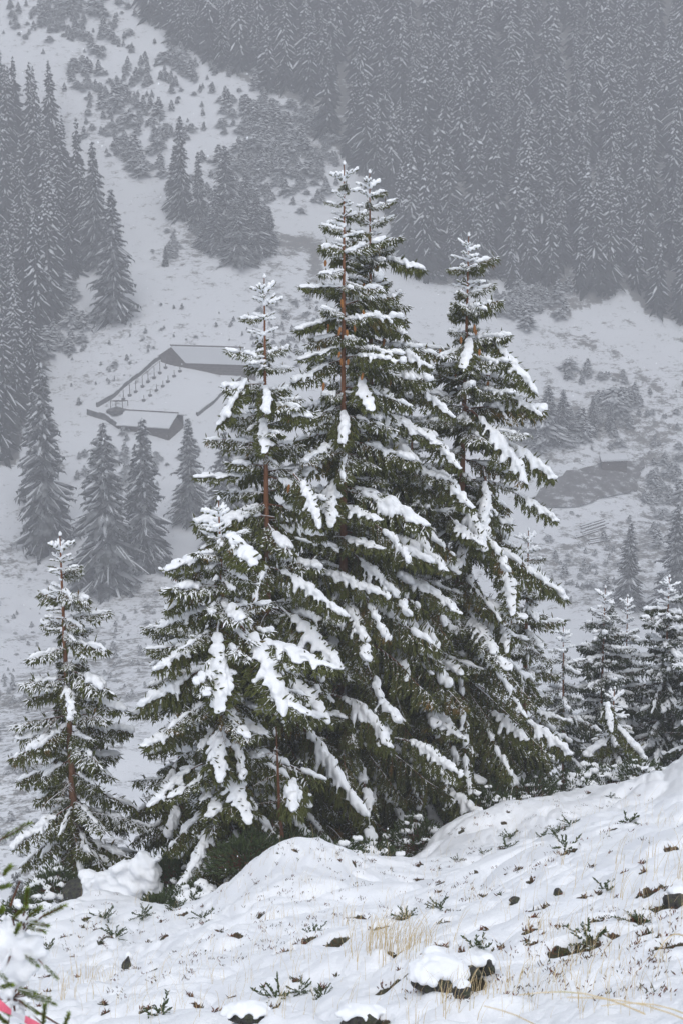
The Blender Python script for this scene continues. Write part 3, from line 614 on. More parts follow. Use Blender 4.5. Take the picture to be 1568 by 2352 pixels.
# right-hand cluster, farther down the slope
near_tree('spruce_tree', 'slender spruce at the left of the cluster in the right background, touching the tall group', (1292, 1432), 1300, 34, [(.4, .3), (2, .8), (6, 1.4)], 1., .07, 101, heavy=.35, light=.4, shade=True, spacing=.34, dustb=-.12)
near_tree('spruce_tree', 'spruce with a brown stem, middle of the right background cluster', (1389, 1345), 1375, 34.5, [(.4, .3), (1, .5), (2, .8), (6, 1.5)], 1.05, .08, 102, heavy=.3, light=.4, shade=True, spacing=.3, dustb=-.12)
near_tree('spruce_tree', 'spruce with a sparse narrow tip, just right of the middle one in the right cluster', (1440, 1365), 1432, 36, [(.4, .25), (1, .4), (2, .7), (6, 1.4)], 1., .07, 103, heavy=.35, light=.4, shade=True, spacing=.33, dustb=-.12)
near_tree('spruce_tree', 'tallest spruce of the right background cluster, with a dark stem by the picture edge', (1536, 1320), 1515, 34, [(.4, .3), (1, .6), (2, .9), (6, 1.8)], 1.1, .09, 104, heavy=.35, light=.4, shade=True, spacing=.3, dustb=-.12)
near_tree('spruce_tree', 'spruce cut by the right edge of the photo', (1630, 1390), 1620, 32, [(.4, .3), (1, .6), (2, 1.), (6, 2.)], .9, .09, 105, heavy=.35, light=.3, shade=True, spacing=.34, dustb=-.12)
R4 = near_tree('spruce_tree', 'small spruce in front of the right cluster with one thick snow pad on its right', (1410, 1577), 1395, 29.5, [(.4, .25), (1, .5), (2, .9), (4, 1.1)], 1., .05, 106, heavy=.3, light=.4, spacing=.26, dustb=.1)
hero(R4, 1425, 1680, 1478, 1745, -.4); hero(R4, 1400, 1690, 1345, 1740, -.5); hero(R4, 1395, 1625, 1400, 1680, -.7)

# thin bare sapling standing in the dark gap
B = hit(652, 1960, 5, 40); B = Vector((at(650, 1950, 20.6).x, 20.6, ground(at(650, 1950, 20.6).x, 20.6) - .1)); tp = at(634, 1668, 20.6)
o = empty('sapling', B, 'thin bare sapling stem with twigs, in the dark gap behind the snow mound', 'tree')
pts = [Vector((0, 0, 0)), Vector((.02, 0, (tp.z - B.z) * .3)), Vector((-.05, .02, (tp.z - B.z) * .55)), Vector((tp.x - B.x + .02, 0, (tp.z - B.z) * .8)), Vector((tp.x - B.x, 0, tp.z - B.z))]
trunk_mesh(pts, [.045, .035, .028, .018, .006]).obj('trunk', M['twig'], o, True)
for k in range(16):
    b_ = bpy.data.objects.new('twig', BARE[k % 4]); f_ = .15 + .8 * k / 16; b_.location = (np.interp(f_, [0, .3, .55, .8, 1], [q.x for q in pts]), 0, (tp.z - B.z) * f_); s = .45; b_.scale = (s, s, s); b_.rotation_euler = (0, R(10), k * 2.4); link(b_, o)

# ------------------------------------------------------------------ far spruces
def far_variant(seed, h=20., wd=2.9, nb=32, per=9, fr=4, sf=1., sw=1., foot=1.75):
    """a distant spruce: drooping boughs fringed with hanging twigs, a thin ridge of snow along each bough"""
    rs = random.Random(seed); crown, snow, tr = MB(), MB(), MB()
    tr.tube([(0, 0, -1.5), (0, 0, h * .5), (0, 0, h)], [.28, .16, .02], 5, cap=False)
    lean = rs.uniform(-.15, .15); gap = rs.uniform(.2, .8)
    for i in range(nb):
        f = ((i + .5) / nb) ** .93; z = h * (1 - f * .96)
        w_ = wd * (f ** .75) * (1 + .16 * math.sin(i * 1.9 + seed) + .1 * math.sin(i * .7 + seed * 2)) + .12
        if abs(f - gap) < .03: w_ *= .6
        n = max(4, int(per * (.5 + .6 * f))); a0 = rs.random() * 6.28
        for k in range(n):
            a = a0 + k * 6.283 / n + rs.uniform(-.35, .35); L = w_ * rs.uniform(.5, 1.2) * (1 + lean * math.cos(a))
            dr = L * rs.uniform(.45, 1.15) * (.5 + .5 * f); wv = .10 + .11 * L
            c, s = math.cos(a), math.sin(a); zz_ = z + rs.uniform(-.45, .45) * h / nb
            Q = lambda x, y, dz: (c * x - s * y, s * x + c * y, zz_ + dz)
            D = lambda t: -dr * t ** 1.5
            m_ = L * .55
            crown.add([Q(.05, 0, .1), Q(m_, wv, D(.55) - .15), Q(m_, -wv, D(.55) - .15), Q(L, 0, -dr), Q(m_, 0, D(.5)), Q(m_ * .9, 0, D(.5) - .6 - .2 * L * rs.random())],
                      [(0, 1, 4), (0, 4, 2), (1, 3, 4), (4, 3, 2), (0, 5, 1), (0, 2, 5), (1, 5, 3), (2, 3, 5)])
            for q in range(fr):
                t = rs.uniform(.3, 1); sd = rs.choice((-1, 1)); x = L * t; ln = rs.uniform(.35, .85) * (.5 + .25 * L); b_ = rs.uniform(.07, .16)
                y1 = sd * ln * rs.uniform(.2, .8)
                crown.add([Q(x - b_, 0, D(t) + .04), Q(x + b_, 0, D(t) - .02), Q(x + rs.uniform(-.1, .35), y1, D(t) - ln * rs.uniform(.35, 1.))], [(0, 1, 2)])
            if rs.random() < .8 * sf * (1 - max(0, f - .42) * foot) * 1.12 * (.85 + .3 * math.sin(i * 2.3 + seed)):
                t0 = rs.uniform(.1, .5); t1 = min(1.05, t0 + rs.uniform(.25, .75)); w2 = rs.choice((.04, .06, .09, .15)) * sw; y_ = rs.uniform(-.04, .04)
                ts_ = (t0, (t0 * 2 + t1) / 3, (t0 + 2 * t1) / 3, t1); v = []
                for q, t in enumerate(ts_):
                    w3 = w2 * (.35, 1., .9, .3)[q] * rs.uniform(.8, 1.2); b0 = D(t) + .07 + (.05 if t < .5 else 0)
                    v += [Q(L * t, y_ + w3, b0), Q(L * t, y_, b0 + .10 + w3 * .8), Q(L * t, y_ - w3, b0)]
                snow.add(v, [(3 * q + e, 3 * q + e + 1, 3 * q + e + 4) for q in range(3) for e in (0, 1)] + [(3 * q + e, 3 * q + e + 4, 3 * q + e + 3) for q in range(3) for e in (0, 1)])
                for q in range(rs.choice((0, 0, 1, 2)) if fr < 8 else rs.choice((0, 1, 2, 3))):
                    t = rs.uniform(t0, t1); sd = rs.choice((-1, 1)); ln = rs.uniform(.3, .7) * (.4 + .25 * L); w3 = w2 * .6
                    snow.add([Q(L * t - w3, 0, D(t) + .12), Q(L * t + w3, 0, D(t) + .12), Q(L * t + ln * .6, sd * ln * .7, D(t) - ln * .5 + .08), Q(L * t, 0, D(t) + .22)], [(0, 1, 2), (0, 2, 3), (1, 3, 2)])
    return crown, snow, tr
FV = []
for k in range(7):
    c_, s_, t_ = far_variant(200 + k, 20., [2.9, 3.3, 3.9, 3.1, 3.5, 2.4, 3.4][k], 27 + k, 10, 3, sf=[1.2, .8, 1.3, 1.05, .6, 1.4, 1.1][k], sw=[1.5, 1.8, 1.4, 2., 1.6, 1.3, 1.8][k])
    FV.append((c_.mesh('crown', M['far_needles']), s_.mesh('snow', M['snow_far']), t_.mesh('trunk', M['wood']), c_, s_))
FD = []  # extra snow and frosting pale these trees as thicker haze would
for k in range(5):
    c_, s_, t_ = far_variant(260 + k, 20., [2.5, 2.9, 2.7, 3.1, 2.6][k], 44, 13, 11, sf=1.1, sw=.85, foot=.8)
    FD.append((c_.mesh('crown', M['frosted']), s_.mesh('snow', M['snow_far']), t_.mesh('trunk', M['wood'])))
def far_tree(p, hgt, wsc, label, group, rs, name='far_spruce'):
    v = rs.choice(FV if name == 'far_spruce' else FD); o = empty(name, p, label, 'tree', group); o.rotation_euler = (0, 0, rs.random() * 6.28); s = hgt / 20; o.scale = (s * wsc, s * wsc, s)
    link(bpy.data.objects.new('crown', v[0]), o); link(bpy.data.objects.new('snow_load', v[1]), o); link(bpy.data.objects.new('trunk', v[2]), o); return o
rs = random.Random(99)
# singled-out hazy trees: x, top y, base y, width factor, label
SING = [(470, 490, 565, 2.3, 'low bushy spruce at the left foot of the dark clump below the clearing'), (618, 470, 560, 2.3, 'low bushy spruce at the right foot of the dark clump below the clearing'), (566, 390, 540, 1.9, 'broad spruce at the back of the dark clump below the clearing'), (405, 330, 480, 1.7, 'short spruce hugging the left side of the pair in the snowy clearing'),
        (250, 965, 1345, 1.5, 'hazy spruce below the left end of the lower barn'), (337, 955, 1300, 1.35, 'hazy spruce whose tip stands before the roof of the lower barn'),
        (438, 955, 1190, 1.5, 'hazy spruce just right of the gable end of the lower barn'), (318, 1015, 1260, 1.1, 'small hazy spruce between the two whose tips reach the lower barn'),
        (110, 830, 1255, 1.3, 'tall dark hazy spruce standing apart on the left below the forest'), (88, 880, 1160, 1.2, 'hazy spruce leaning against the left side of the tall dark one'),
        (265, 430, 730, 1.35, 'large spruce with a dark foot at the right front of the left forest'), (222, 320, 610, 1.1, 'spruce behind and above the large one at the front of the left forest'),
        (418, 262, 500, 1.05, 'taller left spruce of the pair standing in the snowy clearing'), (458, 345, 520, 1.15, 'lower right spruce of the pair standing in the snowy clearing'),
        (498, 430, 575, 2., 'broad spruce at the left of the dark clump below the clearing'), (545, 450, 600, 2.2, 'broad dark spruce in the middle of the clump below the clearing'), (590, 430, 585, 2.1, 'broad spruce at the right of the dark clump below the clearing'), (520, 330, 560, 1.6, 'slim spruce rising behind the dark clump below the clearing'),
        (381, 560, 612, 1.3, 'tiny lone spruce on the snow slope above the upper barn'), (1440, 1195, 1395, 1.5, 'faint spruce in the haze above the right cluster'), (1545, 1150, 1400, 1.6, 'faint broad spruce in the haze at the right edge'),
        (1358, 905, 985, 1.6, 'faint small spruce in the dark row beyond the right side'), (520, 985, 1290, 1.6, 'hazy spruce between the barns and the left tall near spruce'), (1290, 890, 1000, 2., 'faint broad spruce at the left of the dark row beyond the right side'), (1255, 880, 1010, 2., 'faint spruce partly behind the tall group at the right'),
        (1400, 925, 985, 1.9, 'low faint spruce at the right end of the dark row beyond'), (45, 1990, 2150, 1.3, 'small frosted spruce low in the haze at the left edge'), (105, 2010, 2150, 1.2, 'small frosted spruce low in the haze behind the boulder'), (75, 2030, 2160, 1.2, 'smallest frosted spruce low in the haze at the left')]
used = []
for x, ty, by, wsc, lab in SING:
    if by > 2100: b_ = at(x, by, 70); b_.z = ground(b_.x, 70); tpz = at(x, ty, 70).z
    else: b_ = hit(x, by); tpz = at(x, ty, b_.y).z
    far_tree(b_ - Vector((0, 0, .3)), tpz - b_.z, wsc, lab, None, rs, 'hazy_spruce'); used.append((b_.x, b_.y))
xs = np.arange(-170, 170, 4.7); ys = np.arange(225, 440, 5.4); cand = []
for iy, yy in enumerate(ys):
    for xx in xs:
        cand.append((xx + rs.uniform(-2.2, 2.2) + (iy % 2) * 2.7, yy + rs.uniform(-2.6, 2.6)))
ca = np.array(cand); cz = H(ca[:, 0], ca[:, 1], False); trees = []
for (x, y), z in zip(cand, cz):
    px, py = to_px((x, y, z))
    r_ = inpoly(px, py, RF); l_ = inpoly(px, py, LF)
    if not (r_ or l_): continue
    if any((x - a) ** 2 + (y - b) ** 2 < 9 for a, b in used) or rs.random() < .02: continue
    trees.append((x, y, z, px, py, r_, (rs.choice((rs.uniform(12, 17), rs.uniform(16, 21), rs.uniform(18, 25), rs.uniform(17, 23))) if r_ else rs.uniform(15, 25))))
for _ in range(46):
    f = rs.random(); px, py = 262 + 300 * f + rs.uniform(0, 50), -20 + 215 * f - rs.uniform(10, 60)
    p = hit(px, py)
    if all((p.x - t_[0]) ** 2 + (p.y - t_[1]) ** 2 > 7 for t_ in trees): trees.append((p.x, p.y, p.z, px, py, True, rs.uniform(11, 21)))
for px, py in [(400, 60), (425, 75), (450, 95), (385, 40), (440, 60), (415, 100), (470, 120), (462, 75), (400, 92), (432, 112), (372, 62), (480, 90), (500, 118), (360, 30), (420, 40), (345, 44)]:
    p = hit(px, py); trees.append((p.x, p.y, p.z, px, py, True, rs.uniform(13, 20)))
def vis(tr):
    return (py_ := tr[4]) - 180
trees.sort(key=lambda q: (abs(q[3] - 784) > 800, q[4] - 200 < -40 and q[4] < 20, q[1]))
GA = 'spruces of the dense forest on the far slope'; GB = 'spruces of the dark forest on the left slope'
big, rest = trees[:300], trees[300:]
for x, y, z, px, py, r_, h in big:
    far_tree((x, y, z - .5), h, rs.uniform(.85, 1.25), 'snow-dusted spruce in the dense forest that covers the far slope' if r_ else 'snow-dusted spruce in the dark forest on the left slope', GA if r_ else GB, rs)
cv, cf, sv, sf = [], [], [], []; nc = ns = 0
VA = [(np.concatenate(v[3].v), np.array([[*q] for q in v[3].f]), np.concatenate(v[4].v), np.array([[*q] for q in v[4].f])) for v in FV]
for x, y, z, px, py, r_, h in rest:
    a, b_, c_, d_ = VA[rs.randrange(7)]; s = h / 20; w_ = s * rs.uniform(.85, 1.25); th = rs.random() * 6.28; co, si = math.cos(th), math.sin(th)
    for vv, ff, V_, Fl in ((a, b_, cv, cf), (c_, d_, sv, sf)):
        q = np.stack([(vv[:, 0] * co - vv[:, 1] * si) * w_ + x, (vv[:, 0] * si + vv[:, 1] * co) * w_ + y, vv[:, 2] * s + z - .5], -1)
        if V_ is cv: Fl.append(ff + nc); nc += len(q)
        else: Fl.append(ff + ns); ns += len(q)
        V_.append(q)
def tri_mesh(name, V_, F_l, mats, midx=None):
    v = np.concatenate(V_); f = np.concatenate(F_l); me = bpy.data.meshes.new(name); me.vertices.add(len(v)); me.vertices.foreach_set('co', v.ravel()); me.loops.add(f.size); me.loops.foreach_set('vertex_index', f.ravel().astype(np.int32))
    me.polygons.add(len(f)); me.polygons.foreach_set('loop_start', np.arange(0, f.size, 3, dtype=np.int32))
    for mm in mats: me.materials.append(mm)
    if midx is not None: me.polygons.foreach_set('material_index', midx)
    me.update(calc_edges=True); return me
if rest:
    nf = sum(len(q) for q in cf); nf2 = sum(len(q) for q in sf)
    me = tri_mesh('forest', cv + sv, cf + [q + nc for q in sf], [M['far_needles'], M['snow_far']], np.r_[np.zeros(nf, np.int32), np.ones(nf2, np.int32)])
    o = link(bpy.data.objects.new('forest', me)); tag(o, 'remaining spruces of the far forest, beyond the ones standing out', None, None, 'stuff')
print('far trees', len(big), len(rest)); print('far trees', len(trees), 'candidates')

# young spruces dotted over the clearing
YV = []
for k in range(5):
    rq = random.Random(k + 400); cr, sn = MB(), MB()
    for i in range(13):
        f = (i + .6) / 13; z = 2.6 * (1 - f); w_ = .95 * f ** .8
        if k % 2: z = 1.7 * (1 - f); w_ = 1.25 * math.sqrt(1 - (1 - f) ** 2) * (1 + .2 * math.sin(i + k))
        for q in range(6):
            a = rq.random() * 6.28; L = w_ * rq.uniform(.6, 1.2) + .1; c, s = math.cos(a), math.sin(a); wv = .16; dr = .25 * L
            P_ = lambda x, y, dz: (c * x - s * y, s * x + c * y, z + dz)
            cr.add([P_(0, 0, .1), P_(L * .6, wv, -dr), P_(L * .6, -wv, -dr), P_(L, 0, -dr * 1.4), P_(L * .5, 0, -.3)], [(0, 1, 3, 2), (0, 4, 1), (0, 2, 4), (1, 4, 3), (2, 3, 4)])
            if rq.random() < .28: sn.add([P_(L * .3, 0, .1), P_(L * .7, wv * .5, -dr + .06), P_(L * .7, -wv * .5, -dr + .06), P_(L, 0, -dr * 1.3 + .06), P_(L * .7, 0, -dr + .16)], [(0, 1, 4), (0, 4, 2), (1, 3, 4), (4, 3, 2)])
    YA = YA + [(cr, sn)] if k else [(cr, sn)]
    YV.append((cr.mesh('crown', M['young_needles']), sn.mesh('snow', M['snow_far'])))
# clumps: centre, spread, count, height range
CL = [(210, 175, 40, 22, 16, 2, 3.5), (240, 90, 35, 30, 12, 1.5, 4), (300, 235, 50, 20, 18, 2, 3.6), (330, 300, 60, 22, 24, 1.6, 3.4), (230, 215, 30, 14, 10, 1.5, 2.6), (150, 40, 40, 25, 18, 1.6, 3.4), (60, 30, 60, 20, 16, 1.6, 3.2), (190, 20, 50, 20, 16, 2, 4.5),
      (420, 100, 24, 40, 12, 2, 4.5), (410, 150, 30, 25, 10, 2, 4), (480, 175, 40, 20, 12, 1.5, 3.2), (560, 260, 60, 30, 26, 2, 4), (640, 320, 60, 40, 36, 2, 4), (600, 380, 60, 25, 26, 1.8, 3.4), (700, 390, 45, 25, 22, 1.5, 3), (560, 430, 50, 30, 18, 1.8, 3.4), (660, 440, 50, 20, 14, 1.4, 2.6),
      (330, 385, 30, 16, 12, 2, 4), (300, 350, 26, 14, 10, 1.5, 3), (270, 290, 30, 18, 12, 1.2, 2.4), (385, 575, 14, 16, 5, 1.5, 3), (130, 760, 20, 30, 8, 2, 4), (330, 180, 40, 20, 12, 1.5, 3), (700, 300, 30, 20, 10, 2, 3.4), (640, 350, 110, 60, 26, 1, 2.6), (300, 260, 110, 60, 22, .8, 2), (150, 60, 110, 40, 40, .8, 2), (440, 470, 40, 50, 14, 1, 2.5),
      (1300, 985, 50, 14, 26, 1.6, 3.4), (1250, 990, 40, 18, 20, 2.5, 5), (1420, 940, 40, 14, 20, 1.5, 4), (1330, 865, 18, 12, 5, 1., 2.5), (1415, 868, 22, 8, 6, 1., 2.), (1200, 700, 50, 20, 30, 1.5, 4), (1480, 1010, 70, 70, 34, .6, 1.8), (1540, 1150, 50, 60, 40, 1, 3),
      (680, 755, 70, 35, 70, .5, 1.4), (300, 820, 150, 60, 60, .4, 1.1), (560, 1060, 30, 60, 30, 1, 3), (280, 1080, 60, 30, 40, .8, 2), (1330, 1300, 100, 60, 50, .6, 1.6), (150, 1500, 140, 100, 90, .4, 1.2), (80, 1800, 80, 150, 80, .3, 1.1), (130, 700, 25, 40, 18, 2, 5), (300, 1500, 70, 60, 40, .4, 1.2)]
ny = 0; yrest = []
for cx, cy, ax_, ay_, n, h0, h1 in CL:
    for _ in range(int(n * 1.7)):
        px, py = rs.gauss(cx, ax_), rs.gauss(cy, ay_)
        if inpoly(px, py, RF) and py < 140 or inpoly(px, py, [(180, 945), (375, 795), (520, 835), (520, 900), (440, 1000), (370, 1010)]) or inpoly(px, py, [(1190, 1175), (1240, 1100), (1350, 1040), (1490, 1035), (1480, 1140), (1340, 1180)]): continue
        p = hit(px, py); h = rs.uniform(h0, h1) * (1.7 if rs.random() < .15 else 1.)
        if ny < 300:
            v = rs.choice(YV); o = empty('young_spruce', p - Vector((0, 0, .15)), 'small dark young spruce dotted over the snowy clearing', 'tree', 'young spruces on the snowy clearing'); s = h / 2.6 * .85; o.scale = (s * 1.35, s * 1.35, s); o.rotation_euler.z = rs.random() * 6
            link(bpy.data.objects.new('crown', v[0]), o); link(bpy.data.objects.new('snow_load', v[1]), o); ny += 1
        else: yrest.append((p, h))
if yrest:
    Y_m = MB()
    for p, h in yrest:
        a, b_ = rs.choice(YA); s = h / 2.6 * .85
        for q, mi in ((a, 0), (b_, 1)): Y_m.add(np.concatenate(q.v) * (s * 1.6, s * 1.6, s) + np.array(p) - (0, 0, .15), q.f, mi)
    tag(Y_m.obj('young_spruces', [M['young_needles'], M['snow_far']]), 'remaining small spruces in the clearing', None, None, 'stuff')
print('young', ny, len(yrest))

# ------------------------------------------------------------------ farm: two barns, walls, posts
def zc(x, y): return (200 + .26786 * x) / 1.0887, (840 + .26786 * y) / 1.0887      # picture of the farm -> pixel
def zhit(x, y): return hit(*zc(x, y))
def zat(x, y, Y): return at(*zc(x, y), Y)
def plank_wall(root, a, b, za, zb, top_a, top_b, th, n_course, mats, name='plank'):
    """horizontal boards, one object each, from a to b between bottom and top heights"""
    a, b = Vector(a), Vector(b); d = (b - a); d.z = 0; Ln = d.length; d.normalize(); nrm = Vector((-d.y, d.x, 0))
    for i in range(n_course):
        f0, f1 = i / n_course, (i + 1) / n_course; mb = MB()
        q = lambda P_, z0, z1, f: z0 + (z1 - z0) * f
        A0, A1 = q(a, za, top_a, f0), q(a, za, top_a, f1) - .03; B0, B1 = q(b, zb, top_b, f0), q(b, zb, top_b, f1) - .03; o_ = nrm * (th / 2 + .02 * (i % 2))
        v = []
        for s in (-1, 1):
            for P_, z0, z1 in ((a, A0, A1), (b, B0, B1)):
                v += [(P_.x + s * o_.x, P_.y + s * o_.y, z0), (P_.x + s * o_.x, P_.y + s * o_.y, z1)]
        mb.add(v, [(0, 2, 3, 1), (4, 5, 7, 6), (0, 4, 6, 2), (1, 3, 7, 5), (0, 1, 5, 4), (2, 6, 7, 3)]); mb.obj(name, mats, root)
def slab(mb, q, th, m=0):
    q = [Vector(k) for k in q]; n = (q[1] - q[0]).cross(q[3] - q[0]).normalized()
    if n.z < 0: n = -n
    mb.add([k for k in q] + [k + n * th for k in q], [(0, 1, 2, 3), (4, 5, 6, 7), (0, 1, 5, 4), (1, 2, 6, 5), (2, 3, 7, 6), (3, 0, 4, 7)], m)
def barn(name, label, P0, P1, P2, eave, ridge, back, courses=7):
    """P0,P1: ends of the front wall; P2: rear foot at P1's end"""
    P0, P1, P2 = Vector(P0), Vector(P1), Vector(P2); dp = P2 - P1; dp.z = 0; P3 = P0 + dp; base = min(P0.z, P1.z) - .2
    root = empty(name, Vector((P1.x, P1.y, base)), label, 'barn'); off = root.location
    ze = eave; zr = ridge; zb_ = back
    L_ = [q - off for q in (P0, P1, P2, P3)]; l0, l1, l2, l3 = L_
    for q, zz__ in zip(L_, (P0.z, P1.z, P2.z, P3.z)): q.z = base - off.z
    e, r, bk = ze - off.z, zr - off.z, zb_ - off.z
    plank_wall(root, l0, l1, -.4, -.4, e, e, .25, courses, M['wood'], 'log')
    plank_wall(root, l3, l2, -.4, -.4, bk, bk, .25, courses, M['wood'], 'log')
    for A, D_ in ((l1, l2), (l0, l3)):
        plank_wall(root, A, D_, -.4, -.4, min(e, bk), min(e, bk), .22, courses, M['wood'], 'log')
        mid = (A + D_) / 2; g = MB(); nx = (l1 - l0).normalized() * .1
        pr = [Vector((A.x, A.y, min(e, bk))), Vector((D_.x, D_.y, min(e, bk))), Vector((mid.x, mid.y, r - .12))]
        g.add([k - nx for k in pr] + [k + nx for k in pr], [(0, 1, 2), (5, 4, 3), (0, 3, 4, 1), (1, 4, 5, 2), (2, 5, 3, 0)]); g.obj('gable', M['wood'], root)
    xd = (l1 - l0).normalized() * .45; dd = (l2 - l1).normalized()
    m0, m1 = (l0 + l3) / 2 - xd, (l1 + l2) / 2 + xd; m0.z = m1.z = r
    f0, f1 = l0 - xd - dd * .5, l1 + xd - dd * .5; f0.z = f1.z = e - .1
    k0, k1 = l3 - xd + dd * .4, l2 + xd + dd * .4; k0.z = k1.z = bk - .08
    rf = MB(); slab(rf, (f0, f1, m1, m0), .1); ro = rf.obj('roof', M['wood'], root)
    rb = MB(); slab(rb, (m0, m1, k1, k0), .1); rb.obj('roof', M['wood'], root)
    up = Vector((0, 0, .1)); s = MB(); ins = (m0 - f0) * .03
    slab(s, (f0 + up + ins, f1 + up + ins, m1 + up - ins, m0 + up - ins), .28); so = s.obj('roof_snow', M['snow_far'], root)
    s = MB(); slab(s, (m0 + up, m1 + up, k1 + up, k0 + up), .2); s.obj('roof_snow', M['snow_far'], root)
    rd = MB(); c_ = (m0 + m1) / 2 + Vector((0, 0, .36)) + dd * .15; rd.box(c_, (m1 - m0) / 2, dd * .09, Vector((0, 0, .14))); rd.obj('ridge_board', M['wood'], root)
    return root
P1 = zhit(832, 980); P2 = zhit(968, 852); P0 = zhit(380, 868)
er = zat(832, 870, P1.y).z; mid = (P1 + P2) / 2
barn('low_barn', 'lower barn with a snow-covered roof and plank gable, at the bottom of the yard', P0, P1, P2, er, zat(888, 738, mid.y).z, zat(972, 742, P2.y).z)
Q0 = zhit(998, 300); Q1 = zhit(1640, 418); Q3 = zhit(760, 236)
ax_ = Q1 - Q0; dq = Q3 - Q0
# keep the upper barn's gable square to its length
n_ = Vector((-ax_.y, ax_.x, 0)).normalized(); dq = Vector((dq.x, dq.y, 0))
e_ = zat(985, 258, Q0.y).z
barn('upper_barn', 'upper barn with a long snow-covered roof at the top of the yard', Q0, Q1, Q1 + dq, e_, zat(912, 105, (Q0.y + Q3.y) / 2).z, zat(748, 190, Q3.y).z)

def field_wall(label, pix, hgt, th=.5):
    pts = [zhit(*q) for q in pix]; root = empty('field_wall', pts[0], label, 'wall'); w1_, w2_ = MB(), MB(); o0 = Vector(pts[0])
    dense_ = []
    for a, b_ in zip(pts[:-1], pts[1:]):
        n = max(2, int((b_ - a).length / 1.3))
        for i in range(n):
            p = a.lerp(b_, i / n); q = a.lerp(b_, (i + 1) / n); p.z = float(H(np.array([p.x]), np.array([p.y]), False)[0]); q.z = float(H(np.array([q.x]), np.array([q.y]), False)[0])
            d_ = (q - p) / 2; hh = hgt * rs.uniform(.85, 1.1); n_ = Vector((-d_.y, d_.x, 0)).normalized() * th / 2
            w1_.box((p + q) / 2 - o0 + Vector((0, 0, hh / 2 - .2)), d_, n_, Vector((0, 0, hh / 2 + .2)))
            w2_.box((p + q) / 2 - o0 + Vector((0, 0, hh + .06)), d_ * .98, n_ * 1.05, Vector((0, 0, .06)))
    w1_.obj('stonework', M['stone'], root); w2_.obj('snow_cap', M['snow_far'], root)
field_wall('stone wall down the left side of the yard from the upper barn', [(765, 210), (640, 305), (480, 430), (400, 495), (300, 590), (160, 672)], .75)
field_wall('stone wall down the right side of the yard toward the lower barn', [(1500, 410), (1420, 470), (1330, 545), (1240, 630), (1160, 690), (1095, 755)], .55)
field_wall('dark wall running left from the lower barn below the open lean-to', [(370, 868), (250, 790), (75, 738)], 1.1)
rowA = [(410, 600, 90), (468, 565, 110), (525, 525, 105), (587, 480, 105), (640, 440, 105), (697, 395, 105), (750, 355, 112), (803, 305, 100)]
rowB = [(600, 605, 50), (660, 565, 55), (718, 520, 60), (778, 475, 55), (826, 430, 60), (884, 385, 60), (937, 335, 55)]
tops = []
for nm, row, grp, lb in (('yard_post', rowA, 'tall row of posts by the yard wall', 'tall wooden post on a stone footing in the row along the left yard wall'), ('yard_post', rowB, 'low row of posts in the yard', 'short wooden post on a stone footing in the inner row of the yard')):
    for ip, (x, y, h) in enumerate(row):
        p = zhit(x, y); hh = h * .26786 / 3555 * p.y; o = empty(nm, p, (('tall post by the left yard wall, %s in its row' if row is rowA else 'short post inside the yard, %s in its row') % (('nearest the lower barn', 'second from the lower barn', 'third from the lower barn', 'fourth from the lower barn', 'fifth from the lower barn', 'sixth from the lower barn', 'seventh from the lower barn', 'nearest the upper barn')[ip] if row is rowA or ip < 6 else 'nearest the upper barn')), 'post', grp); mb = MB(); mb.tube([(0, 0, -.2), (0, 0, hh)], [.08, .07], 6); mb.obj('shaft', M['wood'], o)
        mb = MB()
        for k in range(6): a = k * 1.05; mb.box((.22 * math.cos(a), .22 * math.sin(a), .05), (.15, .02, 0), (0, .13, .02), (0, 0, .15 + .02 * k))
        mb.obj('footing', M['stone'], o)
        if row is rowA: tops.append(p + Vector((0, 0, hh)))
rl = empty('rail', tops[3], 'weathered rail joining the tops of the tall posts near the upper barn', 'rail')
for a, b_ in ((3, 4), (4, 6)):
    mb = MB(); mb.tube([tops[a] - tops[3], tops[b_] - tops[3]], .05, 5); mb.obj('pole', M['wood'], rl)
# open lean-to
Ls = [zhit(290, 705), zhit(402, 700), zhit(340, 665), zhit(450, 660)]
ln = empty('lean_to', Ls[0], 'open timber lean-to frame on posts at the left end of the lower barn', 'shelter')
tz = zat(290, 608, Ls[0].y).z
for p in Ls:
    mb = MB(); mb.tube([p - Ls[0] - Vector((0, 0, .2)), Vector((p.x - Ls[0].x, p.y - Ls[0].y, tz - Ls[0].z))], .07, 5); mb.obj('post', M['wood'], ln)
for a, b_ in ((0, 1), (2, 3), (0, 2), (1, 3)):
    mb = MB(); A, B_ = Ls[a] - Ls[0], Ls[b_] - Ls[0]; A.z = B_.z = tz - Ls[0].z; mb.tube([A, B_], .08, 5); mb.obj('beam', M['wood'], ln)
hp = zhit(345, 715); mb = MB()
for k in range(30):
    a = k * 2.4; r_ = 1.3 * math.sqrt(k / 30); mb.box((r_ * math.cos(a) * 1.3, r_ * math.sin(a), .35 * (1.6 - r_)), (.35, .05, .05), (0, .3, .1), (0, 0, .3))
o = mb.obj('rubble_heap', M['stone'], loc=hp); tag(o, 'dark heap of rubble lying under the open lean-to', 'heap')

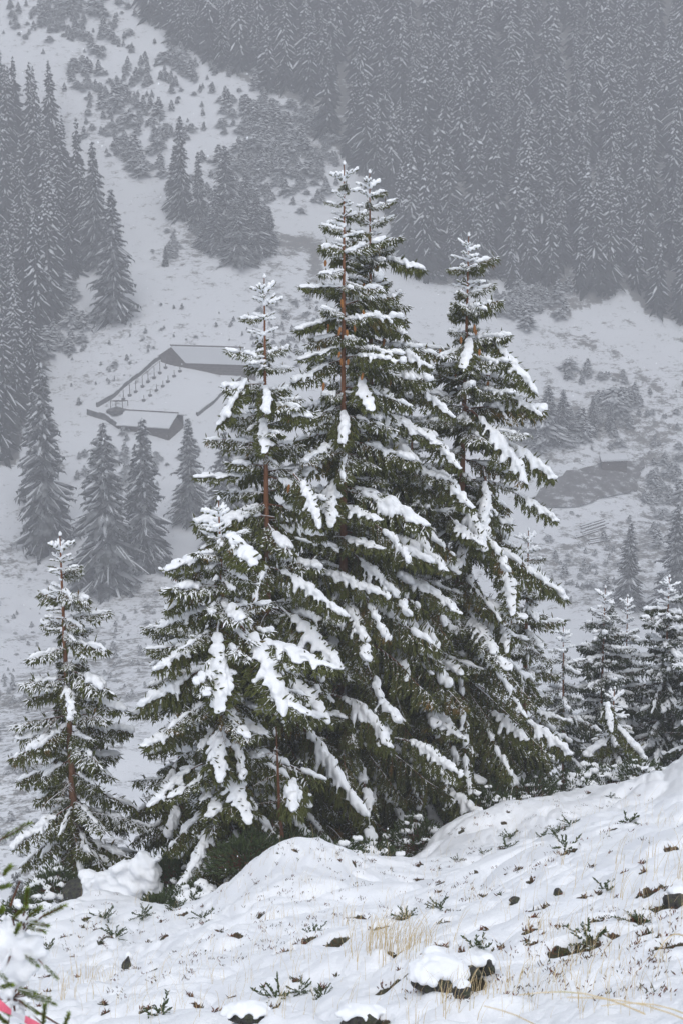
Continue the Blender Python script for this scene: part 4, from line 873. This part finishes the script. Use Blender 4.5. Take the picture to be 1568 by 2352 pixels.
# small hut, pen and timber in the right-hand valley
h0 = hit(1380, 1085); h1 = hit(1440, 1082); dp_ = Vector((.8, 5.5, 0))
Y_ = h0.y
root = empty('small_hut', h0, 'small hut with a bright snow roof far down in the haze at the right', 'hut')
A0 = at(1380, 1062, Y_) - h0; A1 = at(1441, 1060, Y_) - h0; B0 = at(1375, 1047, Y_ + 4) - h0; B1 = at(1436, 1045, Y_ + 4) - h0
mb = MB(); slab(mb, (A0, A1, B1, B0), .12); mb.obj('roof', M['wood'], root)
mb = MB(); up = Vector((0, 0, .13)); slab(mb, (A0 + up, A1 + up, B1 + up, B0 + up), .3); mb.obj('roof_snow', M['snow_far'], root)
plank_wall(root, (A0.x + .2, .3, 0), (A1.x - .2, .3, 0), -1.5, -1.5, A0.z, A1.z, .15, 6, M['wood'])
plank_wall(root, (A1.x - .2, .3, 0), (B1.x - .2, 3.6, 0), -1.5, -1.5, A1.z, B1.z, .15, 6, M['wood'])
plank_wall(root, (A0.x + .2, .3, 0), (B0.x + .2, 3.6, 0), -1.5, -1.5, A0.z, B0.z, .15, 6, M['wood'])
poly = [(1200, 1165), (1250, 1120), (1300, 1088), (1380, 1072), (1478, 1058), (1470, 1095), (1460, 1130), (1420, 1140), (1340, 1165), (1270, 1172)]
poly = [((1 - f) * a[0] + f * b_[0] + rs.uniform(-6, 6), (1 - f) * a[1] + f * b_[1] + rs.uniform(-4, 4)) for a, b_ in zip(poly, poly[1:] + poly[:1]) for f in (0, .25, .5, .75)]
pp_ = [hit(*q) for q in poly]; cx_ = sum((Vector(p) for p in pp_), Vector()) / len(pp_); ring = []; K = 8
V_ = []; Fm = []
nP = len(pp_)
for j in range(K + 1):
    for p in pp_:
        q = cx_.lerp(Vector(p), j / K); V_.append((q.x, q.y, float(H(np.array([q.x]), np.array([q.y]), False)[0]) + .35))
for j in range(K):
    for i in range(nP):
        Fm.append((j * nP + i, j * nP + (i + 1) % nP, (j + 1) * nP + (i + 1) % nP, (j + 1) * nP + i))
mb = MB(); mb.add(V_, Fm)
m, t, b = new_mat('trodden_mud', .9, .1); c = ramp(t, noise(t, .5, 7, .7), [(.3, (.12, .115, .11)), (.55, (.22, .215, .21)), (.62, (.6, .61, .63))]); t.links.new(c, b.inputs['Base Color'])
o = mb.obj('pen_ground', m); o['kind'] = 'structure'
for (x0, y0, x1, y1, n, lb) in ((1325, 1238, 1380, 1222, 7, 'stack of long snow-covered poles lying below the muddy pen'), (1352, 1253, 1400, 1243, 3, 'few snow-covered poles lying right below the larger pole stack')):
    a = hit(x0, y0); b_ = hit(x1, y1); o = empty('pole_stack', a, lb, 'timber')
    for k in range(n):
        off_ = Vector((.25 * k, .55 * k, .15 + .22 * k)) + Vector((rs.uniform(-.6, .6), 0, 0)); mb = MB(); mb.tube([off_, (b_ - a) + off_], .13, 5, 0); mb.obj('pole', M['wood'], o)
        mb = MB(); u_ = Vector((0, 0, .12)); mb.tube([off_ + u_, (b_ - a) + off_ + u_], .16, 5); mb.obj('snow_strip', M['snow_far'], o)

# ------------------------------------------------------------------ near slope: boulders, shrubs, sprigs, grass
def rock_mesh(seed, sx, sy, sz):
    import bmesh
    bm = bmesh.new(); bmesh.ops.create_icosphere(bm, subdivisions=3, radius=1); rq = random.Random(seed); pl = [(unit((rq.gauss(0, 1), rq.gauss(0, 1), rq.gauss(0, 1))), rq.uniform(.55, .85)) for _ in range(12)]
    for v in bm.verts:
        c = np.array(v.co)
        for n_, d_ in pl:
            k = c @ n_ - d_
            if k > 0: c = c - n_ * k * .9
        c += .04 * np.array((math.sin(c[1] * 9 + seed), math.sin(c[2] * 8), math.sin(c[0] * 7))); v.co = Vector(c * (sx, sy, sz))
    me = bpy.data.meshes.new('rock'); bm.to_mesh(me); bm.free(); me.materials.append(M['rock']); return me
def boulder(px, py, sx, sy, sz, label, cap=1., capoff=(0, 0), seed=1, sink=.4):
    sx, sy, sz = sx * .6, sy * .6, sz * .6; capoff = (capoff[0] * .6, capoff[1] * .6)
    p = hit(px, py, 4.5, 34); o = empty('boulder', p, label, 'boulder'); k = bpy.data.objects.new('rock', rock_mesh(seed, sx, sy, sz)); k.location = (0, 0, sz * (1 - sink) * .6); link(k, o); rq = random.Random(seed)
    if cap:
        bl = []
        for i in range(60):
            a = rq.random() * 6.28; r_ = math.sqrt(rq.random()) * .95; x, y = sx * r_ * math.cos(a) * cap, sy * r_ * math.sin(a) * cap
            rr = .2 * min(sx, sy) * rq.uniform(.8, 1.2) * (1.15 - .5 * r_) + .018; bl.append((x + capoff[0], y + capoff[1], k.location.z + sz * math.sqrt(max(0, 1 - r_ * r_)) * .8 + rr * .25, rr, .75))
        so = bpy.data.objects.new('snow_cap', fuse('snow_cap', bl, .012, M['snow'], 10, .4)); link(so, o)
    return o
boulder(1005, 2268, .30, .26, .2, 'low dark boulder under a thick pillow of snow, beside the grass tufts at the bottom', 1.1, (0, .05), 3)
boulder(985, 2222, .18, .14, .13, 'dark pointed rock edge above the pillow-topped boulder', .7, (.05, .08), 4)
boulder(1075, 2245, .2, .13, .11, 'dark broken rock right of the pillow-topped boulder', .6, (.05, .12), 5)
boulder(1115, 2240, .14, .12, .12, 'small angular rock at the right end of the dark rocks by the bottom boulder', .6, (0, .06), 6)
boulder(1060, 2292, .10, .1, .1, 'small dark rock at the foot of the tall grass right of the pillow boulder', .7, (0, .05), 16)
boulder(830, 2352, .26, .12, .1, 'flat dark rock slab at the bottom edge, mostly snowed over', 1.1, (0, .08), 7)
boulder(565, 2348, .24, .15, .12, 'snow-topped rock at the bottom edge left of the middle', 1.15, (0, .04), 8)
boulder(292, 2222, .1, .1, .16, 'grey upright stone on the left part of the near slope', .5, (.02, .1), 9)
boulder(1550, 2082, .17, .14, .12, 'mossy grey rock at the right edge of the near slope', .75, (.05, .1), 10)
boulder(1180, 2080 - 8, .09, .08, .06, 'small dark stone right of the middle on the near slope', 0, (0, .04), 11)
boulder(1280, 2055, .08, .07, .06, 'small mossy stone between grass bents on the right slope', 0, (0, .04), 13)
p = at(188, 2022, 21.3)
def lump(name, label, cat, p, balls, mat, vox=.03):
    me = fuse(name, balls, vox, mat, 6, 1.3); o = bpy.data.objects.new(name, me); o.location = p; link(o); return tag(o, label, cat)
# boulder by the left tree and the snow-heaped boulder beside it
o = empty('boulder', at(182, 2040, 21.2), 'lichen-green boulder at the foot of the lone left spruce with a small snow cap', 'boulder'); k = bpy.data.objects.new('rock', rock_mesh(21, .3, .3, .33)); k.location = (.02, 0, -.05); link(k, o)
k = bpy.data.objects.new('snow_cap', fuse('snow_cap', [(.1 + .05 * i, -.02, .25 - .004 * i * i, .10, .8) for i in range(7)] + [(.15 + .05 * i, -.12, .18 - .01 * i * i, .09, .8) for i in range(5)], .02, M['snow'], 5)); link(k, o)
rq = random.Random(31); bl = []
P_ = at(290, 2025, 21)
def blob(px, py, rad_px, n, Y=21., sq=.9):
    for _ in range(n):
        a = rq.random() * 6.28; r_ = rad_px * math.sqrt(rq.random()) * .75; q = at(px + r_ * math.cos(a), py + r_ * math.sin(a) * sq, Y + rq.uniform(-.3, .3)); v = q - P_; bl.append((v.x, v.y, v.z, rad_px / F_ * 21 * rq.uniform(.35, .5), .9))
for px, py, r_ in [(205, 2032, 18), (225, 2034, 24), (255, 2030, 30), (290, 2022, 34), (322, 2006, 34), (346, 2002, 30), (270, 2004, 27), (240, 2018, 25), (298, 2002, 30), (312, 1988, 24), (338, 1986, 24), (296, 1990, 20), (350, 2034, 34), (300, 2050, 44), (250, 2050, 34), (212, 2052, 26), (365, 1972, 12), (327, 1968, 16)]:
    r_ *= .8
    for k in range(9):
        v = at(px + rq.gauss(0, r_ * .26), py + rq.gauss(0, r_ * .16), 21 + rq.uniform(-.12, .12)) - P_; bl.append((v.x, v.y, v.z, r_ / F_ * 21 * rq.uniform(.6, .95), .85))
lump('snow_heaped_boulder', 'large snow-smothered boulder right of the lone left spruce', 'boulder', P_, bl, M['snow'], .03)

def sprig_mesh(seed, n, size, mat, up=.8, snow=.0):
    rq = random.Random(seed); random.seed(seed); mb, wd = MB(), MB()
    for i in range(n):
        a = rq.random() * 6.28; e = rq.uniform(.25, 1.3) * up; d = np.array((math.cos(a) * math.cos(e), math.sin(a) * math.cos(e), math.sin(e))); L = size * rq.uniform(.5, 1.1); q = np.array((rq.gauss(0, .12), rq.gauss(0, .12), 0)) * size
        pts = [q + d * L * f + np.array((0, 0, -.12 * L * f * f)) for f in np.linspace(0, 1, 5)]; wd.tube(pts, np.linspace(.004, .0015, 5), 3, cap=False)
        m_ = int(L / .012)
        for j in range(m_):
            f = .2 + .8 * j / m_; p = np.array([np.interp(f * 4, range(5), [k[c] for k in pts]) for c in range(3)]); dv = unit(d + .9 * np.array((rq.uniform(-1, 1), rq.uniform(-1, 1), rq.uniform(-.6, .8)))); shoot(mb, p, dv, rq.uniform(.02, .045), .0075)
    return mb, wd
SPR = []
for k in range(7):
    a, b_ = sprig_mesh(500 + k, 10 + k, .22, M['juniper']); SPR.append((a.mesh('needles', M['juniper']), b_.mesh('stem', M['twig'])))
SP = [(1440, 1888, 1.3, 'dark juniper spray fanning out on the right slope, larger of the upper pair'), (1300, 1948, 1.4, 'juniper clump over a dark hollow in the middle of the right slope'), (1172, 1925, 1.2, 'upright juniper sprig below the dark edge of the tall spruces'), (1168, 1945, 1.1, 'juniper sprig just under the upright one near the spruce edge'),
      (1110, 1962, .8, 'small juniper sprig left of the upright pair'), (1048, 1975, .7, 'tiny juniper sprig poking out right of the snow mound'), (1280, 1915, .9, 'juniper sprig with an arched twig above the dark hollow'), (1245, 1920, .8, 'flat juniper sprig left of the arched one'), (1470, 2115, .9, 'juniper seedling on the right slope beside grass bents'),
      (1095, 2180, 1., 'brownish juniper sprig directly above the dark rocks at the bottom'), (630, 2290, 1.2, 'spreading juniper sprig at the bottom left of the middle'), (690, 2280, .8, 'small tufted juniper seedling right of the spreading one'), (735, 2288, .7, 'smallest juniper seedling in the row at the bottom'),
      (370, 2330, 1.1, 'low juniper sprig at the bottom edge on the left'), (240, 2110, 1.3, 'yellow-green juniper tuft left of the middle below the boulder'), (330, 2105, 1.2, 'juniper tuft in the snow below the snow-smothered boulder'), (265, 2150, 1.2, 'dark tuft with straw in a hollow on the left slope'), (400, 2090, 1.2, 'juniper tuft by the red-leaved twigs on the left'),
      (1010, 2090, .9, 'juniper sprig beside a dark hollow above the straw tufts'), (930, 2110, .9, 'juniper in the crease above the straw tufts'), (720, 2145, 1., 'juniper in the long dark crease left of the straw tufts'), (1350, 2165, 1.1, 'juniper twig over the deep hollow on the right slope'), (1390, 2045, .9, 'arching juniper twig on the right slope'),
      (1400, 1830, .9, 'juniper sprig high on the right slope near the edge'), (1310, 1895, .9, 'juniper sprig under the right background cluster'), (110, 2180, 1.1, 'juniper twig on the left slope next to the near branch'), (470, 2110, 1., 'reddish juniper tuft left of the snow mound foot')]
for px, py, s, lb in SP:
    p = hit(px, py, 5, 34); a, b_ = random.choice(SPR); o = empty('juniper_sprig', p - Vector((0, 0, .02)), lb, 'juniper', 'junipers poking out of the near snow'); s *= .85; o.scale = (s, s, s * .85); o.rotation_euler.z = random.random() * 6
    q = bpy.data.objects.new('needles', a); q.color = (.35, random.uniform(-.1, .2), 0, 1); link(q, o); link(bpy.data.objects.new('stem', b_), o)

# dense junipers at the shaded foot of the spruces
def shrub(label, px, py, Y, rx, rz, n, seed, dust=.2, snow=0, brown=0., name='juniper_bush', mat='juniper', sl=.09):
    rq = random.Random(seed); random.seed(seed); mb = MB(); wd = MB(); C = at(px, py, Y); bl = []
    for i in range(n):
        a = rq.random() * 6.28; e = math.asin(rq.random()) * 1.; rr = rq.uniform(.55, 1.) ** .6; d = np.array((math.cos(a) * math.cos(e), math.sin(a) * math.cos(e), math.sin(e)))
        lob = 1 + .22 * math.sin(a * 3 + seed) + .15 * math.sin(a * 7 + e * 5)
        p = d * rr * lob * np.array((rx, rx * .8, rz)); shoot(mb, p, unit(d + np.array((rq.uniform(-.6, .6), rq.uniform(-.6, .6), rq.uniform(-.1, .6)))), rq.uniform(.5, 1.3) * sl, .013)
        if i % 12 == 0: wd.tube([np.zeros(3), p * .6, p], [.012, .008, .003], 3, cap=False)
        if rq.random() < snow and d[2] > .3: r_ = rq.uniform(.03, .07); bl += [(p[0] + r_ * .7 * k, p[1], p[2] + .02, r_ * rq.uniform(.7, 1.1), .7) for k in range(3)]
    o = empty(name, C, label, 'bush', 'shrubs at the foot of the spruces'); f_ = mb.obj('foliage', M[mat], o); f_.color = (dust, brown, 0, 1); wd.obj('stem', M['twig'], o)
    if bl: k = bpy.data.objects.new('snow_load', fuse('snow', bl, .022, M['snow'], 4)); link(k, o)
SH = [('large dark juniper right of the snow-smothered boulder', 405, 2040, 21.4, .5, .55, 1500, 1, .05, .01), ('dark juniper at the foot of the short broad spruce', 480, 2020, 21.5, .5, .5, 1400, 2, .05, .02), ('dark juniper behind the left flank of the snow mound', 570, 1990, 20.4, .55, .45, 1400, 3, 0, .0),
      ('snow-specked bush left of the mound foot', 440, 2075, 20.2, .38, .28, 700, 4, .5, .1), ('low yellowish juniper before the snow-specked bush', 365, 2088, 20., .25, .2, 500, 5, .1, .0), ('brown-green bush directly behind the mound top', 640, 1985, 20.6, .6, .45, 1300, 6, 0, 0), ('dark low bush right behind the snow mound', 760, 1990, 21., .6, .35, 1300, 7, .25, .03),
      ('snow-specked low bush where the mound dips on the right', 850, 1988, 21.8, .5, .35, 1000, 8, .4, .06), ('low bush at the edge of the dark spruce skirt', 960, 1950, 23.6, .7, .5, 1300, 9, .3, .04), ('low bush under the right tall spruce', 1120, 1880, 25.5, .8, .55, 1400, 10, .2, .03), ('bush at the right end of the spruce skirt', 1220, 1845, 26.5, .7, .5, 1100, 11, .2, .03),
      ('snowy bush left of the small right spruce', 1320, 1822, 27.3, .6, .4, 900, 12, .4, .12), ('snowy bush around the foot of the small right spruce', 1400, 1815, 27.6, .7, .45, 1200, 13, .35, .12), ('snowy bush right of the small right spruce', 1470, 1795, 27., .5, .4, 800, 14, .35, .1), ('dark bush at the foot of the lone left spruce', 130, 2060, 21.6, .5, .45, 1000, 15, .3, .05), ('rusty leafless bush low at the left edge', 60, 2110, 20.5, .4, .3, 600, 16, .3, .06)]
for s in SH: shrub(*s)

def blades(mb, x, y, z, n, spread, hmin, hmax, rq, lean=.35, wdt=.0022, wind=(.4, 0)):
    for i in range(n):
        bx, by = x + rq.gauss(0, spread), y + rq.gauss(0, spread); h = rq.uniform(hmin, hmax); a = rq.random() * 6.28; l_ = lean * rq.uniform(.2, 1.3) * h
        dx, dy = math.cos(a) * l_ + wind[0] * h * .3, math.sin(a) * l_ * .6; cv_ = rq.uniform(1.4, 3.2); droop = rq.choice((0, .1, .25)) * h; bz = z(bx, by) - .03
        v = []; sx_ = rq.choice((-1, 1)) * wdt
        for j, f in enumerate((0, .35, .65, .85, 1)):
            c = np.array((bx + dx * f ** cv_, by + dy * f ** cv_, bz + h * f - droop * f ** 4)); w_ = sx_ * (1 - .65 * f) * (1.5 if f == .85 and h > .25 else 1); v += [c - (w_, 0, 0), c + (w_, 0, 0)]
        mb.add(v, [(2 * j, 2 * j + 1, 2 * j + 3, 2 * j + 2) for j in range(4)])
class GZ:      # fast ground lookup by nearest sample
    def __call__(s, x, y): return ground(x, y)
gz = GZ()
TU = [(905, 2195, 46, .1, .2, .42, 'tallest straw tuft standing in front of the dark rocks'), (845, 2190, 26, .09, .2, .36, 'yellow-green straw tuft left of the tallest one'), (950, 2180, 30, .09, .18, .34, 'straw tuft just right of the tallest one'), (865, 2150, 22, .1, .18, .3, 'loose straw above the tallest tuft'), (1065, 2300, 40, .13, .15, .3, 'straw tuft at the lower right of the pillow-topped boulder'),
      (1130, 2275, 24, .14, .12, .28, 'spread straw right of the dark rocks'), (210, 2250, 26, .12, .18, .34, 'thin straw tuft at the lower left'), (160, 2290, 24, .16, .15, .35, 'thin straw near the near branch at the lower left'), (1225, 2130, 10, .04, .1, .25, 'short yellow tuft alone on the right slope'), (1310, 2240, 20, .14, .12, .25, 'straw on the lip of the near bank'),
      (640, 2110, 12, .1, .15, .3, 'sparse straw in the crease left of the middle'), (800, 2120, 16, .12, .2, .36, 'straw bents above the long dark crease'), (1480, 2060, 18, .2, .2, .4, 'bent straw by the mossy rock at the right'), (1420, 1990, 14, .25, .2, .42, 'long bent straw high on the right slope'), (530, 2330, 12, .15, .15, .3, 'straw at the bottom edge left of the middle')]
rq = random.Random(77)
for px, py, n, spd, h0, h1, lb in TU:
    p = hit(px, py, 5, 32); mb = MB(); P0 = Vector(p); blades(mb, 0, 0, lambda x, y: ground(x + P0.x, y + P0.y) - P0.z, n, spd, h0, h1, rq); o = mb.obj('grass_tuft', M['grass'], loc=p); tag(o, lb, 'grass', 'straw tufts on the near snow')
mb = MB(); hb_ = MB()
for i in range(700):
    px, py = rq.uniform(20, 1568), rq.uniform(1830, 2340); p = hit(px, py, 5, 32)
    if p.y > 30 or rotn(p.x, p.y, 1.8, 15) < .38: continue
    blades(mb, p.x, p.y, ground, rq.randint(1, 4), .08, .1, .34, rq, .5, .0013)
o = mb.obj('grass', M['grass']); tag(o, 'single dry bents scattered over the near snow', None, None, 'stuff')
random.seed(3)
for i, (x, y, s) in enumerate(PITW):
    z = ground(x, y) - .5 * min(.12, s * .55)
    for k in range(int(6 + s * 90)):
        a = rq.random() * 6.28; r_ = s * .8 * math.sqrt(rq.random()); d = unit((rq.uniform(-1, 1), rq.uniform(-1, 1), rq.uniform(.2, 1.4))); shoot(hb_, np.array((x + r_ * math.cos(a), y + r_ * .5 * math.sin(a), z)), d, rq.uniform(.02, .06), .005)
for i in range(900):
    px, py = rq.uniform(20, 1568), rq.uniform(1830, 2300); p = hit(px, py, 5, 31)
    if p.y > 30 or rotn(p.x, p.y, 2.2, 25) < .36: continue
    for k in range(rq.randint(3, 9)): shoot(hb_, np.array((p.x + rq.gauss(0, .03), p.y + rq.gauss(0, .03), p.z - .005)), unit((rq.uniform(-1, 1), rq.uniform(-.5, .5), 1)), rq.uniform(.014, .042), .0035)
o = hb_.obj('heather', M['heather']); tag(o, 'brown and green heather tips showing through the near snow', None, None, 'stuff')
# out-of-focus bents on the near bank
mb = MB()
for (x0, y0, x1, y1, Y) in ((1110, 2310, 1330, 2440, 3.1), (1190, 2285, 1480, 2330, 3.0), (1300, 2290, 1650, 2380, 2.9), (1380, 2310, 1620, 2352, 3.3), (1500, 2200, 1568, 2150, 3.4)):
    a, b_ = at(x0, y0, Y), at(x1, y1, Y + .1); pts = [a.lerp(b_, f) + Vector((0, 0, .03 * math.sin(f * 3.1))) for f in np.linspace(0, 1, 7)]; mb.tube(pts, np.linspace(.0012, .002, 7), 4)
o = mb.obj('bent_straw', M['grass']); tag(o, 'blurred dry bents arching over the near bank at the lower right', 'grass')

# ------------------------------------------------------------------ near spruce branch with warning tape at the lower left
NB = at(-60, 2260, 3.4); root = empty('near_spruce', NB, 'out-of-focus spruce twigs loaded with snow at the lower left corner, with tape tied on', 'tree')
def near_shoot(mb, p, d, L, r=.007, dens=420):
    d = unit(d); a = unit(np.cross(d, (.1, .2, 1))); b_ = np.cross(d, a)
    for i in range(int(dens * L)):
        f = rq.random(); w_ = rq.random() * 6.28; o_ = a * math.cos(w_) + b_ * math.sin(w_); q = p + d * L * f; t_ = unit(o_ * .8 + d * .75) * rq.uniform(.8, 1.2) * r * 1.5; sd = unit(np.cross(t_, d)) * .0011
        mb.add([q - sd, q + sd, q + t_ + sd * .3, q + t_ - sd * .3], [(0, 1, 2, 3)])
nm, nw = MB(), MB(); random.seed(8)
SHT = [(0, 1930, 62, 1893, 3.1), (98, 2105, 145, 2060 + 22, 3.4), (60, 2085, 64, 2045, 3.4), (30, 2110, 58, 2085, 3.4), (66, 2104, 92, 2086, 3.4), (66, 2118, 108, 2125, 3.4), (60, 2128, 100, 2138, 3.4), (0, 2040, 20, 2033, 3.3), (8, 2010, 24, 1990, 3.2), (0, 2100, 8, 2085, 3.3), (54, 2190, 85, 2215, 3.4), (100, 2215, 130, 2245, 3.4), (0, 2230, 18, 2258, 3.3),
       (40, 2270, 78, 2280, 3.4), (48, 2278, 110, 2292, 3.4), (60, 2286, 122, 2304, 3.4), (50, 2296, 84, 2325, 3.4), (0, 2268, 26, 2262, 3.3), (100, 2352, 104, 2310, 3.4), (148, 2360, 158, 2330, 3.5), (0, 2310, 22, 2330, 3.3), (40, 2352, 64, 2340, 3.5), (20, 2352, 0, 2335, 3.3), (36, 2148, 44, 2126, 3.4)]
hubs = [np.array(at(40, 2150, 3.45)) - np.array(NB), np.array(at(30, 2290, 3.45)) - np.array(NB), np.array(at(-20, 1990, 3.3)) - np.array(NB)]
for x0, y0, x1, y1, Y in SHT:
    a = np.array(at(x0, y0, Y) - NB); b_ = np.array(at(x1, y1, Y - .03) - NB); near_shoot(nm, a, b_ - a, float(np.linalg.norm(b_ - a)) * 1.1, .0068, 2600)
    nw.tube([a, b_], [.0022, .0015], 4, cap=False); h_ = min(hubs, key=lambda q: np.linalg.norm(q - a)); nw.tube([h_, a], [.004, .0022], 4, cap=False)
for h_ in hubs: nw.tube([np.array((-.12, .1, -.1)), h_], [.012, .006], 5)
nw.tube([np.array(at(25, 2080, 3.4) - NB), np.array(at(47, 2022, 3.4) - NB)], [.003, .002], 4)
o = nm.obj('needles', M['near_needles'], root); o.color = (0, .05, 0, 1); nw.obj('twig', M['twig'], root)
bl = []
def nblob(px, py, r, n, Y=3.42):
    for _ in range(n):
        a = rq.random() * 6.28; q = r * .7 * math.sqrt(rq.random()); v = at(px + q * math.cos(a), py + q * math.sin(a), Y + rq.uniform(-.015, .03)) - NB; bl.append((v.x, v.y, v.z, r / F_ * 3.4 * rq.uniform(.4, .6), .95))
for a in [(20, 2190, 50, 34), (70, 2175, 34, 24), (-20, 2200, 50, 24), (95, 2200, 26, 16), (40, 2230, 36, 22), (20, 2270, 26, 14), (78, 2225, 18, 10), (40, 2150, 34, 18), (10, 2135, 26, 12), (60, 2115, 16, 9), (90, 2110, 14, 8), (105, 2090, 10, 6), (45, 2105, 14, 8), (15, 2110, 14, 8), (60, 2098, 8, 5), (5, 2030 - 8, 12, 9), (10, 2345, 34, 18), (45, 2335, 20, 10), (50, 2022, 4, 4), (0, 2075 - 8, 10, 6), (48, 2258, 14, 8), (35, 2305, 14, 8)]: nblob(*a)
k = bpy.data.objects.new('snow_load', fuse('near_snow', bl, .0045, M['snow'], 16, .15)); link(k, root)
# tape: one ribbon, pink and white in turn
tp_ = MB(); seg = [(-40, 2275, 3.25), (0, 2308, 3.22), (27, 2325, 3.22), (58, 2340, 3.21), (110, 2375, 3.2), (160, 2400, 3.2)]
pr = None
mats_i = [0, 0, 1, 0, 1]
P3 = [at(*q) for q in seg]
for i in range(5):
    for j in range(4):
        f0, f1 = j / 4, (j + 1) / 4; a = P3[i].lerp(P3[i + 1], f0); b_ = P3[i].lerp(P3[i + 1], f1); w0 = Vector((.002, .006 * math.sin((i + f0) * 2), .0105)); w1 = Vector((.002, .006 * math.sin((i + f1) * 2), .0105))
        t_ = Vector((0, .0006, 0)); tp_.add([a - w0, b_ - w1, b_ + w1, a + w0, a - w0 + t_, b_ - w1 + t_, b_ + w1 + t_, a + w0 + t_], [(0, 1, 2, 3), (7, 6, 5, 4), (0, 4, 5, 1), (3, 2, 6, 7)], mats_i[i])
o = tp_.obj('warning_tape', [M['pink'], M['white']]); tag(o, 'pink and white plastic tape strung across the lower left corner', 'tape')

# ------------------------------------------------------------------ falling snow
mb = MB(); V8 = np.array([(1, 0, 0), (-1, 0, 0), (0, 1, 0), (0, -1, 0), (0, 0, 1.6), (0, 0, -1.6)]); F8 = [(0, 2, 4), (2, 1, 4), (1, 3, 4), (3, 0, 4), (2, 0, 5), (1, 2, 5), (3, 1, 5), (0, 3, 5)]
for i in range(6500):
    Y = 5 + 55 * rq.random() ** .6; p = at(rq.uniform(-150, 1718), rq.uniform(-100, 2450), Y); r_ = rq.uniform(.002, .0042)
    if p.z < float(-1.3 - .45 * Y) and Y < 30: continue
    mb.add(V8 * r_ + np.array(p), F8)
o = mb.obj('falling_snow', M['snow']); tag(o, 'snowflakes falling through the air', None, None, 'stuff')
